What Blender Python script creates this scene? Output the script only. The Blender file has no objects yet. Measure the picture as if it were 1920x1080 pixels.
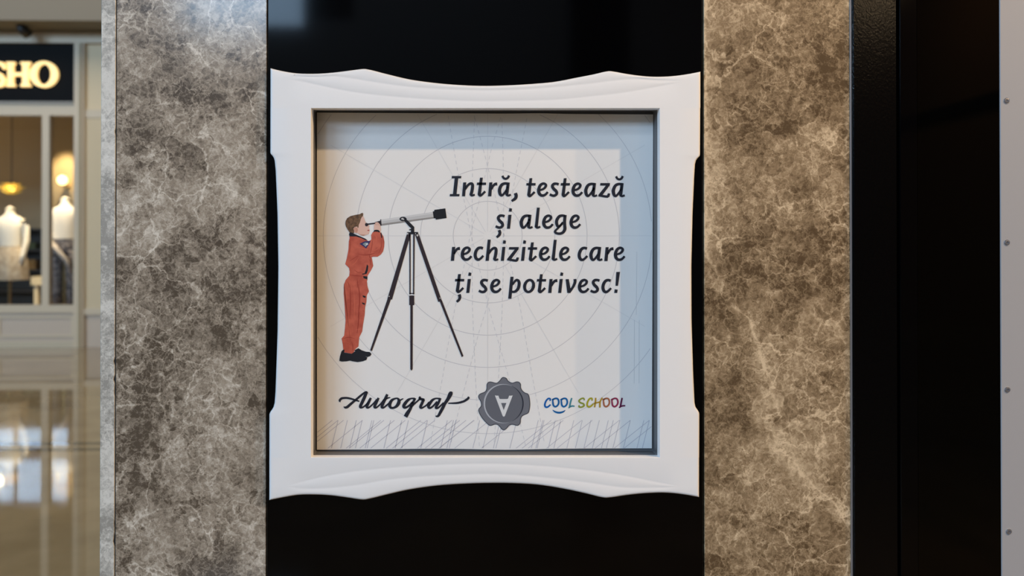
import bpy, math, random
import numpy as np
from mathutils import Vector, Euler

random.seed(7)
sc = bpy.context.scene
COL = sc.collection

# ------------------------------------------------------------------ camera
F = 1500.0                       # focal length in pixels of the 1920 frame
CX, CY = 960.0, 432.0            # principal point
CAM = Vector((0.0, -1.5, 1.5))
PITCH, YAW = math.radians(0.33), math.radians(1.5)
cam_d = bpy.data.cameras.new('camera')
cam_d.sensor_width = 36.0
cam_d.lens = F / 1920 * 36
cam_d.shift_y = -(540 - CY) / 1920
cam_d.clip_start = 0.05
cam_d.clip_end = 200
cam_d.dof.use_dof = True
cam_d.dof.focus_distance = 1.5
cam_d.dof.aperture_fstop = 2.8
cam = bpy.data.objects.new('camera', cam_d)
cam.location = CAM
cam.rotation_euler = Euler((math.pi / 2 + PITCH, 0, -YAW))
COL.objects.link(cam)
sc.camera = cam
ROT = cam.rotation_euler.to_matrix()


def W(px, py, Y):
    """pixel of the photograph -> point of the vertical plane at depth Y"""
    d = ROT @ Vector(((px - CX) / F, (CY - py) / F, -1.0))
    t = (Y - CAM.y) / d.y
    return CAM + d * t


def WX(px, Y, py=540):
    return W(px, py, Y).x


def WZ(py, Y, px=960):
    return W(px, py, Y).z


# ------------------------------------------------------------------ view, world, lights
sc.view_settings.view_transform = 'Standard'
sc.view_settings.look = 'None'
sc.view_settings.gamma = 1.0
sc.view_settings.use_curve_mapping = False
sc.view_settings.exposure = -0.19
try:
    sc.cycles.use_denoising = True
    sc.cycles.adaptive_threshold = 0.02
    sc.cycles.max_bounces = 8
except Exception:
    pass
world = bpy.data.worlds.new('world')
sc.world = world
world.use_nodes = True
world.node_tree.nodes['Background'].inputs[0].default_value = (0.9, 0.95, 1.0, 1)
world.node_tree.nodes['Background'].inputs[1].default_value = 0.06


def look(o, target):
    d = Vector(target) - o.location
    o.rotation_euler = d.to_track_quat('-Z', 'Y').to_euler()


def area(name, loc, target, sx, sy, power, color):
    l = bpy.data.lights.new(name, 'AREA')
    l.shape = 'RECTANGLE'
    l.size, l.size_y = sx, sy
    l.energy, l.color = power, color
    o = bpy.data.objects.new(name, l)
    o.location = loc
    COL.objects.link(o)
    look(o, target)
    return o


def spot(name, loc, target, power, color, radius, deg=90, blend=0.6):
    l = bpy.data.lights.new(name, 'SPOT')
    l.energy, l.color = power, color
    l.shadow_soft_size = radius
    l.spot_size = math.radians(deg)
    l.spot_blend = blend
    o = bpy.data.objects.new(name, l)
    o.location = loc
    COL.objects.link(o)
    look(o, target)
    return o


def point(name, loc, power, color, radius):
    l = bpy.data.lights.new(name, 'POINT')
    l.energy, l.color = power, color
    l.shadow_soft_size = radius
    o = bpy.data.objects.new(name, l)
    o.location = loc
    COL.objects.link(o)
    return o


BLUE = (0.47, 0.71, 1.0)
WARM = (1.0, 0.67, 0.36)
# daylight through the row of high windows at the far end of the hall, behind the camera
WINX = [-26.0, -21.0, -16.0, -11.0, -5.3]
for wx, wz, ww, wp in zip(WINX, (8.7, 8.7, 8.7, 8.3, 7.6), (4.4, 4.4, 4.4, 4.4, 2.5), (2380, 1940, 1510, 860, 480)):
    area('daylight', (wx, -15.8, wz), (wx, 0, wz), ww, 3.2, wp, BLUE)
# unseen fill light added over the hall to lift the poster's dark top band
area('hall_fill', (-6.0, -11.5, 10.2), (-6.0, -13.5, 0), 14, 4, 1000, (0.72, 0.86, 1.0))
# two downlights in the low ceiling to the right
spot('downlight', (2.5, -1.82, 4.1), (0.1, 0.0, 1.3), 385, WARM, 0.06, 120, 0.7)
spot('downlight', (5.35, -1.82, 4.1), (0.4, 0.0, 1.3), 425, WARM, 0.06, 120, 0.7)
# unseen fill light added over the walkway to brighten the shop front
area('walkway_fill', (-5.5, 4.5, 8.5), (-5.5, 5.5, 0), 6, 5, 470, (1.0, 0.88, 0.72))
# shop lamps
point('shop_lamp', (-9.9, 11.2, 3.3), 40, (1.0, 0.82, 0.55), 0.06)


# ------------------------------------------------------------------ helpers
def lin(c):
    out = []
    for v in c[:3]:
        v = v / 255.0
        out.append(v / 12.92 if v <= 0.04045 else ((v + 0.055) / 1.055) ** 2.4)
    return (*out, 1.0)


MATS = {}


def mat(name, color, rough=0.5, metal=0.0, spec=0.5, emit=None, power=0.0, raw=False, coat=0.0):
    if name in MATS:
        return MATS[name]
    m = bpy.data.materials.new(name)
    m.use_nodes = True
    b = m.node_tree.nodes['Principled BSDF']
    b.inputs['Base Color'].default_value = (*color[:3], 1) if raw else lin(color)
    b.inputs['Roughness'].default_value = rough
    b.inputs['Metallic'].default_value = metal
    b.inputs['Specular IOR Level'].default_value = spec
    b.inputs['Coat Weight'].default_value = coat
    if emit:
        b.inputs['Emission Color'].default_value = lin(emit)
        b.inputs['Emission Strength'].default_value = power
    MATS[name] = m
    return m


def add_bump(m, scale, strength, dist=0.001, detail=4):
    nt = m.node_tree
    b = nt.nodes['Principled BSDF']
    tc = nt.nodes.new('ShaderNodeTexCoord')
    n = nt.nodes.new('ShaderNodeTexNoise')
    n.inputs['Scale'].default_value = scale
    n.inputs['Detail'].default_value = detail
    bp = nt.nodes.new('ShaderNodeBump')
    bp.inputs['Strength'].default_value = strength
    bp.inputs['Distance'].default_value = dist
    nt.links.new(tc.outputs['Object'], n.inputs['Vector'])
    nt.links.new(n.outputs['Fac'], bp.inputs['Height'])
    nt.links.new(bp.outputs['Normal'], b.inputs['Normal'])
    return m


def tint_noise(m, c1, c2, scale, detail=4, lo=0.35, hi=0.65):
    nt = m.node_tree
    b = nt.nodes['Principled BSDF']
    tc = nt.nodes.new('ShaderNodeTexCoord')
    n = nt.nodes.new('ShaderNodeTexNoise')
    n.inputs['Scale'].default_value = scale
    n.inputs['Detail'].default_value = detail
    r = nt.nodes.new('ShaderNodeValToRGB')
    r.color_ramp.elements[0].position, r.color_ramp.elements[1].position = lo, hi
    r.color_ramp.elements[0].color, r.color_ramp.elements[1].color = lin(c1), lin(c2)
    nt.links.new(tc.outputs['Object'], n.inputs['Vector'])
    nt.links.new(n.outputs['Fac'], r.inputs['Fac'])
    nt.links.new(r.outputs['Color'], b.inputs['Base Color'])
    return m


def mesh_obj(name, verts, faces, m, parent=None, smooth=False):
    me = bpy.data.meshes.new(name)
    me.from_pydata([tuple(v) for v in verts], [], faces)
    me.update()
    if smooth:
        for p in me.polygons:
            p.use_smooth = True
    o = bpy.data.objects.new(name, me)
    if m is not None:
        for mm in (m if isinstance(m, list) else [m]):
            me.materials.append(mm)
    COL.objects.link(o)
    if parent is not None:
        o.parent = parent
    return o


def empty(name, loc=(0, 0, 0)):
    o = bpy.data.objects.new(name, None)
    o.location = loc
    o.empty_display_size = 0.1
    COL.objects.link(o)
    return o


def tag(o, label=None, cat=None, group=None, kind=None):
    if label:
        o['label'] = label
    if cat:
        o['category'] = cat
    if group:
        o['group'] = group
    if kind:
        o['kind'] = kind
    return o


class MB:
    """collects boxes, lofts and tubes for one mesh"""
    def __init__(self):
        self.v, self.f = [], []

    def box(self, x0, x1, y0, y1, z0, z1, bevel=0.0):
        b = bevel
        n = len(self.v)
        if b <= 0:
            self.v += [(x, y, z) for z in (z0, z1) for (x, y) in ((x0, y0), (x1, y0), (x1, y1), (x0, y1))]
            for q in ((0, 3, 2, 1), (4, 5, 6, 7), (0, 1, 5, 4), (1, 2, 6, 5), (2, 3, 7, 6), (3, 0, 4, 7)):
                self.f.append(tuple(n + i for i in q))
            return self
        # front (-y) edges chamfered
        self.v += [(x0, y1, z0), (x1, y1, z0), (x1, y1, z1), (x0, y1, z1),
                   (x0, y0 + b, z0), (x1, y0 + b, z0), (x1, y0 + b, z1), (x0, y0 + b, z1),
                   (x0 + b, y0, z0 + b), (x1 - b, y0, z0 + b), (x1 - b, y0, z1 - b), (x0 + b, y0, z1 - b)]
        for q in ((0, 3, 2, 1), (8, 9, 10, 11), (4, 5, 9, 8), (5, 6, 10, 9), (6, 7, 11, 10), (7, 4, 8, 11),
                  (0, 1, 5, 4), (1, 2, 6, 5), (2, 3, 7, 6), (3, 0, 4, 7)):
            self.f.append(tuple(n + i for i in q))
        return self

    def loft(self, rings, cap=True):
        """rings: lists of equally many points"""
        n0 = len(self.v)
        k = len(rings[0])
        for r in rings:
            self.v += [tuple(p) for p in r]
        for i in range(len(rings) - 1):
            for j in range(k):
                a = n0 + i * k + j
                b = n0 + i * k + (j + 1) % k
                self.f.append((a, b, b + k, a + k))
        if cap:
            self.f.append(tuple(n0 + j for j in reversed(range(k))))
            self.f.append(tuple(n0 + (len(rings) - 1) * k + j for j in range(k)))
        return self

    def tube(self, pts, radii, seg=10):
        pts = [Vector(p) for p in pts]
        rings = []
        for i, p in enumerate(pts):
            a = pts[max(0, i - 1)]
            b = pts[min(len(pts) - 1, i + 1)]
            d = (b - a).normalized()
            u = d.orthogonal().normalized() if abs(d.z) < 0.95 else Vector((1, 0, 0))
            u = (u - d * u.dot(d)).normalized()
            w = d.cross(u)
            r = radii[i] if isinstance(radii, (list, tuple)) else radii
            rings.append([p + u * (r * math.cos(t)) + w * (r * math.sin(t))
                          for t in [2 * math.pi * j / seg for j in range(seg)]])
        return self.loft(rings)

    def build(self, name, m, parent=None, smooth=False, off=(0, 0, 0)):
        o = mesh_obj(name, [Vector(v) - Vector(off) for v in self.v], self.f, m, parent, smooth)
        return o


def ell(cx, cy, z, rx, ry, n=20):
    return [(cx + rx * math.cos(2 * math.pi * j / n), cy + ry * math.sin(2 * math.pi * j / n), z) for j in range(n)]


def hermite(pts, xs):
    """smooth curve y(x) through measured points"""
    p = np.array(pts, float)
    x, y = p[:, 0], p[:, 1]
    h = np.diff(x)
    d = np.diff(y) / h
    t = np.zeros(len(x))
    t[1:-1] = (d[:-1] * h[1:] + d[1:] * h[:-1]) / (h[:-1] + h[1:])
    t[0], t[-1] = d[0], d[-1]
    xs = np.clip(np.array(xs, float), x[0], x[-1])
    i = np.clip(np.searchsorted(x, xs) - 1, 0, len(h) - 1)
    s = (xs - x[i]) / h[i]
    return ((1 + 2 * s) * (1 - s) ** 2 * y[i] + s * (1 - s) ** 2 * h[i] * t[i]
            + s * s * (3 - 2 * s) * y[i + 1] + s * s * (s - 1) * h[i] * t[i + 1])


# ------------------------------------------------------------------ marble
def marble(name, offset, dark, mid, light, net=1.0, vein=None, rough=0.14):
    m = bpy.data.materials.new(name)
    m.use_nodes = True
    nt = m.node_tree
    N, L = nt.nodes, nt.links
    b = N['Principled BSDF']
    b.inputs['Roughness'].default_value = rough
    tc = N.new('ShaderNodeTexCoord')
    mp = N.new('ShaderNodeMapping')
    mp.inputs['Location'].default_value = offset
    L.new(tc.outputs['Object'], mp.inputs['Vector'])

    def noise(scale, detail, vec, rough_=0.55, dist=0.0):
        n = N.new('ShaderNodeTexNoise')
        n.inputs['Scale'].default_value = scale
        n.inputs['Detail'].default_value = detail
        n.inputs['Roughness'].default_value = rough_
        n.inputs['Distortion'].default_value = dist
        L.new(vec, n.inputs['Vector'])
        return n

    def math_(op, a, bb=None, clamp=False):
        n = N.new('ShaderNodeMath')
        n.operation = op
        n.use_clamp = clamp
        for i, v in enumerate((a, bb)):
            if v is None:
                continue
            if isinstance(v, (int, float)):
                n.inputs[i].default_value = v
            else:
                L.new(v, n.inputs[i])
        return n.outputs[0]

    def mapr(v, a, bb, c, d):
        n = N.new('ShaderNodeMapRange')
        n.interpolation_type = 'SMOOTHSTEP'
        n.inputs['From Min'].default_value = a
        n.inputs['From Max'].default_value = bb
        n.inputs['To Min'].default_value = c
        n.inputs['To Max'].default_value = d
        L.new(v, n.inputs['Value'])
        return n.outputs['Result']

    def distort(vec, scale, amt, detail=5):
        n = noise(scale, detail, vec)
        s = N.new('ShaderNodeVectorMath')
        s.operation = 'SUBTRACT'
        s.inputs[1].default_value = (0.5, 0.5, 0.5)
        L.new(n.outputs['Color'], s.inputs[0])
        k = N.new('ShaderNodeVectorMath')
        k.operation = 'SCALE'
        k.inputs['Scale'].default_value = amt
        L.new(s.outputs[0], k.inputs[0])
        a = N.new('ShaderNodeVectorMath')
        a.operation = 'ADD'
        L.new(vec, a.inputs[0])
        L.new(k.outputs[0], a.inputs[1])
        return a.outputs[0]

    def crack(vec, scale, width):
        v = N.new('ShaderNodeTexVoronoi')
        v.feature = 'DISTANCE_TO_EDGE'
        v.inputs['Scale'].default_value = scale
        L.new(vec, v.inputs['Vector'])
        return mapr(v.outputs['Distance'], 0.0, width, 1.0, 0.0)

    P = mp.outputs['Vector']
    d1 = distort(distort(P, 9, 0.10), 45, 0.03)
    d2 = distort(distort(P, 22, 0.05), 90, 0.014)
    d3 = distort(distort(P, 50, 0.03), 160, 0.009)

    def cells(vec, scale):
        v = N.new('ShaderNodeTexVoronoi')
        v.inputs['Scale'].default_value = scale
        L.new(vec, v.inputs['Vector'])
        sp = N.new('ShaderNodeSeparateColor')
        L.new(v.outputs['Color'], sp.inputs[0])
        return sp.outputs[0]
    zone = mapr(noise(4.6, 5, d1, 0.62).outputs['Fac'], 0.36, 0.64, 0.0, 1.0)      # clouded areas
    zone2 = mapr(noise(14, 5, d1, 0.6).outputs['Fac'], 0.35, 0.66, 0.0, 1.0)
    big = math_('MULTIPLY', crack(d1, 11, 0.034), mapr(noise(7, 3, P).outputs['Fac'], 0.42, 0.62, 0.1, 1.0))
    midc = math_('MULTIPLY', crack(d2, 34, 0.07), mapr(noise(11, 4, P).outputs['Fac'], 0.38, 0.6, 0.25, 1.0))
    fine = math_('MULTIPLY', crack(d3, 80, 0.15), mapr(noise(16, 4, P).outputs['Fac'], 0.36, 0.6, 0.15, 1.0))
    grain = noise(190, 6, d3, 0.7).outputs['Fac']
    wisp = mapr(noise(48, 8, d2, 0.72, 1.2).outputs['Fac'], 0.44, 0.66, 0.0, 1.0)
    t = math_('ADD', math_('MULTIPLY', zone, 0.36), math_('MULTIPLY', zone2, 0.16))
    t = math_('ADD', t, math_('MULTIPLY', big, 0.42 * net))
    t = math_('ADD', t, math_('MULTIPLY', midc, 0.24 * net))
    t = math_('ADD', t, math_('MULTIPLY', fine, 0.20 * net))
    t = math_('ADD', t, math_('MULTIPLY', wisp, 0.24))
    t = math_('ADD', t, math_('MULTIPLY', math_('SUBTRACT', cells(d2, 34), 0.5), 0.22))
    t = math_('ADD', t, math_('MULTIPLY', math_('SUBTRACT', cells(d3, 95), 0.5), 0.17))
    t = math_('ADD', t, math_('MULTIPLY', math_('SUBTRACT', cells(d3, 210), 0.5), 0.12))
    t = math_('ADD', t, mapr(grain, 0.25, 0.75, -0.18, 0.08))
    if vein:
        # one long pale vein: its x is a function of the height z (object space)
        sx = N.new('ShaderNodeSeparateXYZ')
        L.new(distort(tc.outputs['Object'], 22, 0.045), sx.inputs[0])
        z0, z1 = vein[0][1], vein[-1][1]
        x0 = min(p[0] for p in vein)
        x1 = max(p[0] for p in vein)
        zn = mapr(sx.outputs['Z'], z0, z1, 0.0, 1.0)
        N.active = None
        for n in N:
            pass
        mr = [n for n in N if n.type == 'MAP_RANGE' and n.outputs['Result'] == zn]
        mr[0].interpolation_type = 'LINEAR'
        ramp = N.new('ShaderNodeValToRGB')
        els = ramp.color_ramp.elements
        while len(els) < len(vein):
            els.new(0.5)
        for e, (vx, vz) in zip(els, vein):
            e.position = (vz - z0) / (z1 - z0)
            g = (vx - x0) / (x1 - x0)
            e.color = (g, g, g, 1)
        L.new(zn, ramp.inputs['Fac'])
        xv = math_('ADD', math_('MULTIPLY', ramp.outputs['Color'], x1 - x0), x0)
        dist = math_('ABSOLUTE', math_('SUBTRACT', sx.outputs['X'], xv))
        core = mapr(dist, 0.0, 0.006, 1.0, 0.0)
        halo = mapr(dist, 0.0, 0.045, 1.0, 0.0)
        stren = mapr(noise(12, 4, P).outputs['Fac'], 0.34, 0.6, 0.25, 1.0)
        t = math_('ADD', t, math_('MULTIPLY', math_('MULTIPLY', core, stren), 0.35))
        t = math_('ADD', t, math_('MULTIPLY', math_('MULTIPLY', halo, stren), 0.25))
    rp = N.new('ShaderNodeValToRGB')
    e = rp.color_ramp.elements
    e[0].position, e[0].color = 0.02, lin(dark)
    e[1].position, e[1].color = 1.0, lin(light)
    k = e.new(0.42)
    k.color = lin(mid)
    L.new(t, rp.inputs['Fac'])
    L.new(rp.outputs['Color'], b.inputs['Base Color'])
    MATS[name] = m
    return m


# ------------------------------------------------------------------ materials
YM = 0.0            # marble face
YB = -0.002         # black panel face
YF = -0.010         # white frame face
YP = 0.045          # poster paper
vein_px = [(1600, 985), (1560, 942), (1522, 910), (1494, 872), (1466, 812), (1462, 775), (1446, 720), (1424, 655),
           (1402, 602), (1362, 556), (1342, 520), (1322, 470)]
vein_w = [(W(a, b_, YM).x, W(a, b_, YM).z) for a, b_ in vein_px]
M_LEFT = marble('marble_polished', (3.1, 1.7, 5.3), (88, 77, 65), (164, 151, 134), (226, 217, 202))
M_RIGHT = marble('marble_veined', (7.7, 4.2, 0.6), (92, 74, 53), (153, 131, 102), (222, 199, 165), vein=vein_w)
M_EDGE = marble('marble_sawn', (1.3, 8.2, 2.6), (156, 152, 143), (218, 214, 204), (238, 235, 227), net=0.35, rough=0.55)
M_BLACK = mat('black_gloss', (3, 3, 4), 0.06, spec=0.15)
M_BLACK2 = mat('black_lacquer', (4, 4, 5), 0.16, spec=0.15)
add_bump(M_BLACK2, 240, 0.25, 0.0008, 3)
M_BGLASS = mat('black_glass', (2, 2, 2), 0.03, spec=0.15)
M_WHITE = mat('white_plastic', (243, 243, 243), 0.42, spec=0.4)
add_bump(M_WHITE, 900, 0.06, 0.0003, 2)
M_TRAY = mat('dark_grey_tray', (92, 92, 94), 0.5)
M_PAPER = mat('poster_paper', (236, 235, 233), 0.55, spec=0.3)
M_METAL = mat('grey_painted_metal', (164, 165, 169), 0.42, spec=0.4)
add_bump(M_METAL, 600, 0.08, 0.0004, 2)
M_STEEL = mat('steel', (150, 150, 152), 0.3, metal=1.0)
M_DARK = mat('dark_joint', (26, 25, 24), 0.8)
M_CORE = mat('core_render', (90, 88, 84), 0.9)

# ------------------------------------------------------------------ the wall
ZT, ZB = 4.0, 0.0
core = MB()
xl, xr = WX(189, YM), WX(1598, YM)
ox0, ox1 = WX(560, YM), WX(1260, YM)
oz0, oz1 = WZ(880, YM), WZ(180, YM)
core.box(xl + 0.03, ox0, 0.026, 1.0, ZB, ZT).box(ox1, xr - 0.004, 0.026, 1.0, ZB, ZT)
core.box(ox0, ox1, 0.026, 1.0, ZB, oz0).box(ox0, ox1, 0.026, 1.0, oz1, ZT).box(ox0, ox1, 0.075, 1.0, oz0, oz1)
wall = core.build('wall_front', M_CORE)
tag(wall, kind='structure')

mb = MB().box(WX(217.5, YM), WX(499.2, YM), 0.0, 0.024, ZB, ZT, 0.0008)
slab_l = mb.build('marble_slab', M_LEFT, wall)
tag(slab_l, 'grey-brown polished marble slab left of the black panel')
mb = MB().box(WX(1320.2, YM), WX(1594.6, YM), 0.0, 0.024, ZB, ZT, 0.0008)
slab_r = mb.build('marble_slab', M_RIGHT, wall)
tag(slab_r, 'warm brown marble slab with one long pale vein')
# the corner slab: its sawn, light edge is seen from the front, slightly chipped along the joint
xe0, xe1 = WX(188.2, YM), WX(216.2, YM)
rows = 480
vs, fs = [], []
rr = random.Random(3)
for i in range(rows + 1):
    z = ZB + (ZT - ZB) * i / rows
    chip = 0.0
    if rr.random() < 0.05:
        chip = rr.uniform(0.0006, 0.0028)
    vs += [(xe0, 1.0, z), (xe0, 0.001, z), (xe0 + 0.0012 + 0.0006 * rr.random(), -0.0005, z),
           (xe1 - chip - 0.001, -0.0005, z), (xe1 - chip, 0.0012, z), (xe1, 0.006, z), (xe1, 1.0, z)]
for i in range(rows):
    for j in range(6):
        a = i * 7 + j
        fs.append((a, a + 1, a + 8, a + 7))
edge = mesh_obj('slab_edge', vs, fs, M_EDGE, wall)
tag(edge, 'pale sawn edge of the corner slab')
MB().box(xe1 - 0.0035, WX(217.9, YM), 0.0006, 0.02, ZB, ZT).build('joint', M_DARK, wall)
MB().box(WX(499.0, YM), WX(1320.4, YM), 0.012, 0.025, ZB, oz0 - 0.004).build('joint', M_DARK, wall)

# ceiling over the counter side, the downlights sit in it
ceil = MB().box(-0.25, 7.0, -2.6, 0.0, 4.15, 4.25).box(-1.2, 7.0, 0.0, 1.0, ZT, 4.25).build('ceiling', mat('ceiling_paint', (150, 140, 128), 0.9))
tag(ceil, kind='structure')

# thin metal trim at the right end of the marble
o = MB().box(WX(1594.9, -0.002), WX(1599.2, -0.002), -0.002, 0.03, ZB, ZT, 0.0006).build('trim_1', mat('trim_metal', (150, 142, 140), 0.35, metal=0.4))
tag(o, kind='structure')

# ------------------------------------------------------------------ black panel behind the frame
px0, px1 = WX(500.0, YB), WX(1318.6, YB)
hx0, hx1 = WX(566, YB), WX(1254, YB)
hz0, hz1 = WZ(872, YB), WZ(190, YB)
bz0, bz1 = 0.02, ZT - 0.01
BV = 0.0022


def ring_panel():
    v, f = [], []
    def loop(x0, x1, z0, z1, y):
        n = len(v)
        v.extend([(x0, y, z0), (x1, y, z0), (x1, y, z1), (x0, y, z1)])
        return n
    yb = 0.0105
    a = loop(px0, px1, bz0, bz1, yb)
    b_ = loop(px0, px1, bz0, bz1, YB + BV)
    c = loop(px0 + BV, px1 - BV, bz0 + BV, bz1 - BV, YB)
    d = loop(hx0, hx1, hz0, hz1, YB)
    e = loop(hx0, hx1, hz0, hz1, yb)
    for p, q in ((a, b_), (b_, c), (c, d), (d, e), (e, a)):
        for i in range(4):
            j = (i + 1) % 4
            f.append((p + i, p + j, q + j, q + i))
    return mesh_obj('black_panel', v, f, M_BLACK)


bp = ring_panel()
tag(bp, 'tall glossy black panel between the two marble slabs behind the white frame', 'panel')

# ------------------------------------------------------------------ white frame
TOP = [(507, 128), (528, 133), (552, 137), (588, 138.3), (624, 136.2), (660, 131.8), (676, 129.8), (683.5, 129.2), (692, 130.6),
       (719.6, 137.5), (767.5, 148.8), (815, 155.5), (863, 159.5), (905, 161), (946, 160.2), (1003, 157), (1037.5, 153.8),
       (1083, 145.3), (1117.7, 138.4), (1136, 134.2), (1143, 133.3), (1150, 134.2), (1175, 138.6), (1220.8, 143.7), (1255, 143.2),
       (1289.6, 139), (1313.2, 134.5)]
BOT = [(505, 937.7), (530, 932.7), (559, 928), (590, 927.3), (622, 929), (656, 933.5), (676, 936.4), (683, 936.9), (692, 935.3),
       (725.6, 927.3), (763, 918.8), (810.6, 911.6), (873.6, 906.9), (930, 905.6), (963, 906), (1010, 909), (1057, 916.3), (1101, 925.7),
       (1128, 932.2), (1136, 933.3), (1145, 932.6), (1177, 928), (1214.8, 924.5), (1252.5, 924), (1284, 927.3), (1310.6, 932)]
G1T = [(538, 147.5), (546, 145), (600, 144.2), (633, 143.5), (652.5, 146), (695.6, 153), (755.5, 161.5), (839, 167.4), (915, 169.6),
       (968.7, 168.2), (1037.5, 163.6), (1106, 156.8), (1163.5, 149.9), (1188.7, 148.3), (1232, 151), (1266.6, 151.7), (1281, 152.5)]
G2T = [(538, 148.5), (563.8, 152.5), (599.8, 160.3), (659.7, 172.2), (719.6, 179.4), (791.5, 185.4), (915, 189.7), (968.7, 188.8),
       (1037.5, 187.2), (1106, 180.8), (1175, 172.8), (1220.8, 164.8), (1266.6, 156.4), (1281, 153.5)]
G1B = [(537, 911), (590, 897.4), (637.4, 888), (716, 878.5), (810.6, 872.2), (930, 869.6), (963, 870.6), (1041.6, 876), (1120, 884.2),
       (1183, 894.2), (1230.5, 903.7), (1276, 911.8)]
G2B = [(537, 912), (552, 914.7), (621.7, 914.7), (669, 909.4), (716, 901.2), (779, 894.3), (857.8, 890.5), (930, 888.8), (963, 890.6),
       (1041.6, 897.4), (1104.6, 905.2), (1167.5, 913.7), (1214.8, 914.7), (1262, 913.5), (1276, 912.8)]
LEFT = [(130, 507.2), (286, 507), (289, 508), (292, 511), (296, 513.5), (302, 515.2), (320, 517), (400, 520.4), (500, 522), (620, 520.6), (735, 516.6),
        (755, 515), (763, 513), (768, 510), (773, 506.5), (777, 505.2), (937, 505)]
RIGHT = [(134, 1313.2), (290, 1312.4), (293, 1311.6), (297, 1307.5), (301, 1304.8), (308, 1303), (330, 1301.6), (400, 1298.5), (500, 1296.2), (600, 1296.6),
         (700, 1299.6), (755, 1302.2), (763, 1304), (768, 1307.5), (773, 1310.6), (777, 1311.2), (932, 1310.6)]
OX0, OX1, OY0, OY1 = 583.0, 1237.3, 202.6, 858.2      # opening
GW, GD = 4.2, 0.0006
EDGE = [(0.0, 0.0040), (0.7, 0.0014), (2.0, 0.0004), (4.0, 0.0)]     # rounded outer edge: inset px, set-back m


def edge_depth(dpx):
    return float(np.interp(dpx, [e[0] for e in EDGE], [e[1] for e in EDGE]))


fv, ff = [], []


def fvert(px, py, back):
    fv.append(W(px, py, YF + back))
    return len(fv) - 1


def band(top):
    xs = list(np.arange(513.0, 1308.0, 4.0))
    xs = [506.1 if not top else 507.2] + [507.0, 508.3, 510.3] * (not top) + [507.9, 509.2, 511.2] * top + xs
    xr_ = 1313.2 if top else 1310.6
    xs = [x for x in xs if x < xr_ - 4.2] + [xr_ - 4, xr_ - 2, xr_ - 0.7, xr_]
    if not top:
        xs = [505.1, 505.8, 507.1, 509.1] + [x for x in xs if x > 510.5]
    xs += [OX0, OX1]
    xs = sorted(set(round(x, 2) for x in xs))
    x0, x1 = xs[0], xs[-1]
    out = hermite(TOP if top else BOT, xs)
    a = hermite(G1T if top else G1B, xs)
    c = hermite(G2T if top else G2B, xs)
    grid = []
    for i, x in enumerate(xs):
        side = edge_depth(min(x - x0, x1 - x))
        e0, e1 = ((G1T if top else G1B)[0][0], (G1T if top else G1B)[-1][0])
        fade = max(0.0, min(1.0, min(x - e0, e1 - x) / 40.0))
        gap = c[i] - a[i]
        sep = max(0.05, min(1.0, gap / (2.2 * GW)))
        w = GW * sep
        dep = GD * fade * min(1, max(0, (gap - 1.0) / 6.0)) if gap > 1.0 else 0.0
        A, Cc = (a[i], c[i])
        if gap < 1.5:
            mid_ = (A + Cc) / 2
            A, Cc = mid_ - 0.75, mid_ + 0.75
            w = 0.3
        prof = [(A - w, 0), (A - w * 0.4, dep * 0.75), (A, dep), (A + w * 0.45, dep * 0.7), (A + w, 0),
                (Cc - w, 0), (Cc - w * 0.4, dep * 0.75), (Cc, dep), (Cc + w * 0.45, dep * 0.7), (Cc + w, 0)]
        if A + w > Cc - w:
            m_ = (A + Cc) / 2
            prof = [(min(p, m_ - 0.01 * (5 - k)) if k < 5 else max(p, m_ + 0.01 * (k - 4)), d) for k, (p, d) in enumerate(prof)]
        col = []
        if top:
            for ins, d in EDGE:
                col.append((out[i] + ins, d))
            col += prof + [(OY0, 0.0)]
        else:
            col += [(OY1, 0.0)] + prof
            for ins, d in reversed(EDGE):
                col.append((out[i] - ins, d))
        grid.append([fvert(x, y, max(d, side)) for y, d in col])
    for i in range(len(xs) - 1):
        for j in range(len(grid[0]) - 1):
            ff.append((grid[i][j], grid[i + 1][j], grid[i + 1][j + 1], grid[i][j + 1]))
    return xs, grid


def sideband(left):
    ys = sorted(set([OY0] + list(np.arange(210, 285, 8.0)) + list(np.arange(284, 325, 1.5)) + list(np.arange(325, 735, 9.0))
                    + list(np.arange(735, 780, 1.5)) + list(np.arange(780, 855, 8.0)) + [OY1]))
    xo = np.interp(ys, [p[0] for p in (LEFT if left else RIGHT)], [p[1] for p in (LEFT if left else RIGHT)])
    grid = []
    for y, x in zip(ys, xo):
        s = 1 if left else -1
        row = [fvert(x + s * ins, y, d) for ins, d in EDGE] + [fvert((OX0 if left else OX1) - s * 30, y, 0), fvert(OX0 if left else OX1, y, 0)]
        grid.append(row)
    for i in range(len(ys) - 1):
        for j in range(len(grid[0]) - 1):
            q = (grid[i][j], grid[i + 1][j], grid[i + 1][j + 1], grid[i][j + 1])
            ff.append(q if left else q[::-1])
    return grid


xt, gt = band(True)
xb, gb = band(False)
gl = sideband(True)
gr = sideband(False)
# outer rim going back to the black panel
rim = [g[0] for g in gt] + [g[0] for g in gr] + [g[-1] for g in reversed(gb)] + [g[0] for g in reversed(gl)]
nb = len(fv)
for i in rim:
    p = fv[i]
    fv.append(Vector((p.x, YB - 0.0003, p.z)))
for k in range(len(rim)):
    a, b_ = rim[k], rim[(k + 1) % len(rim)]
    ff.append((a, nb + k, nb + (k + 1) % len(rim), b_))
# the opening's white lip, 20 mm deep, with a small rounded arris
LIPD = 0.020


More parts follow.
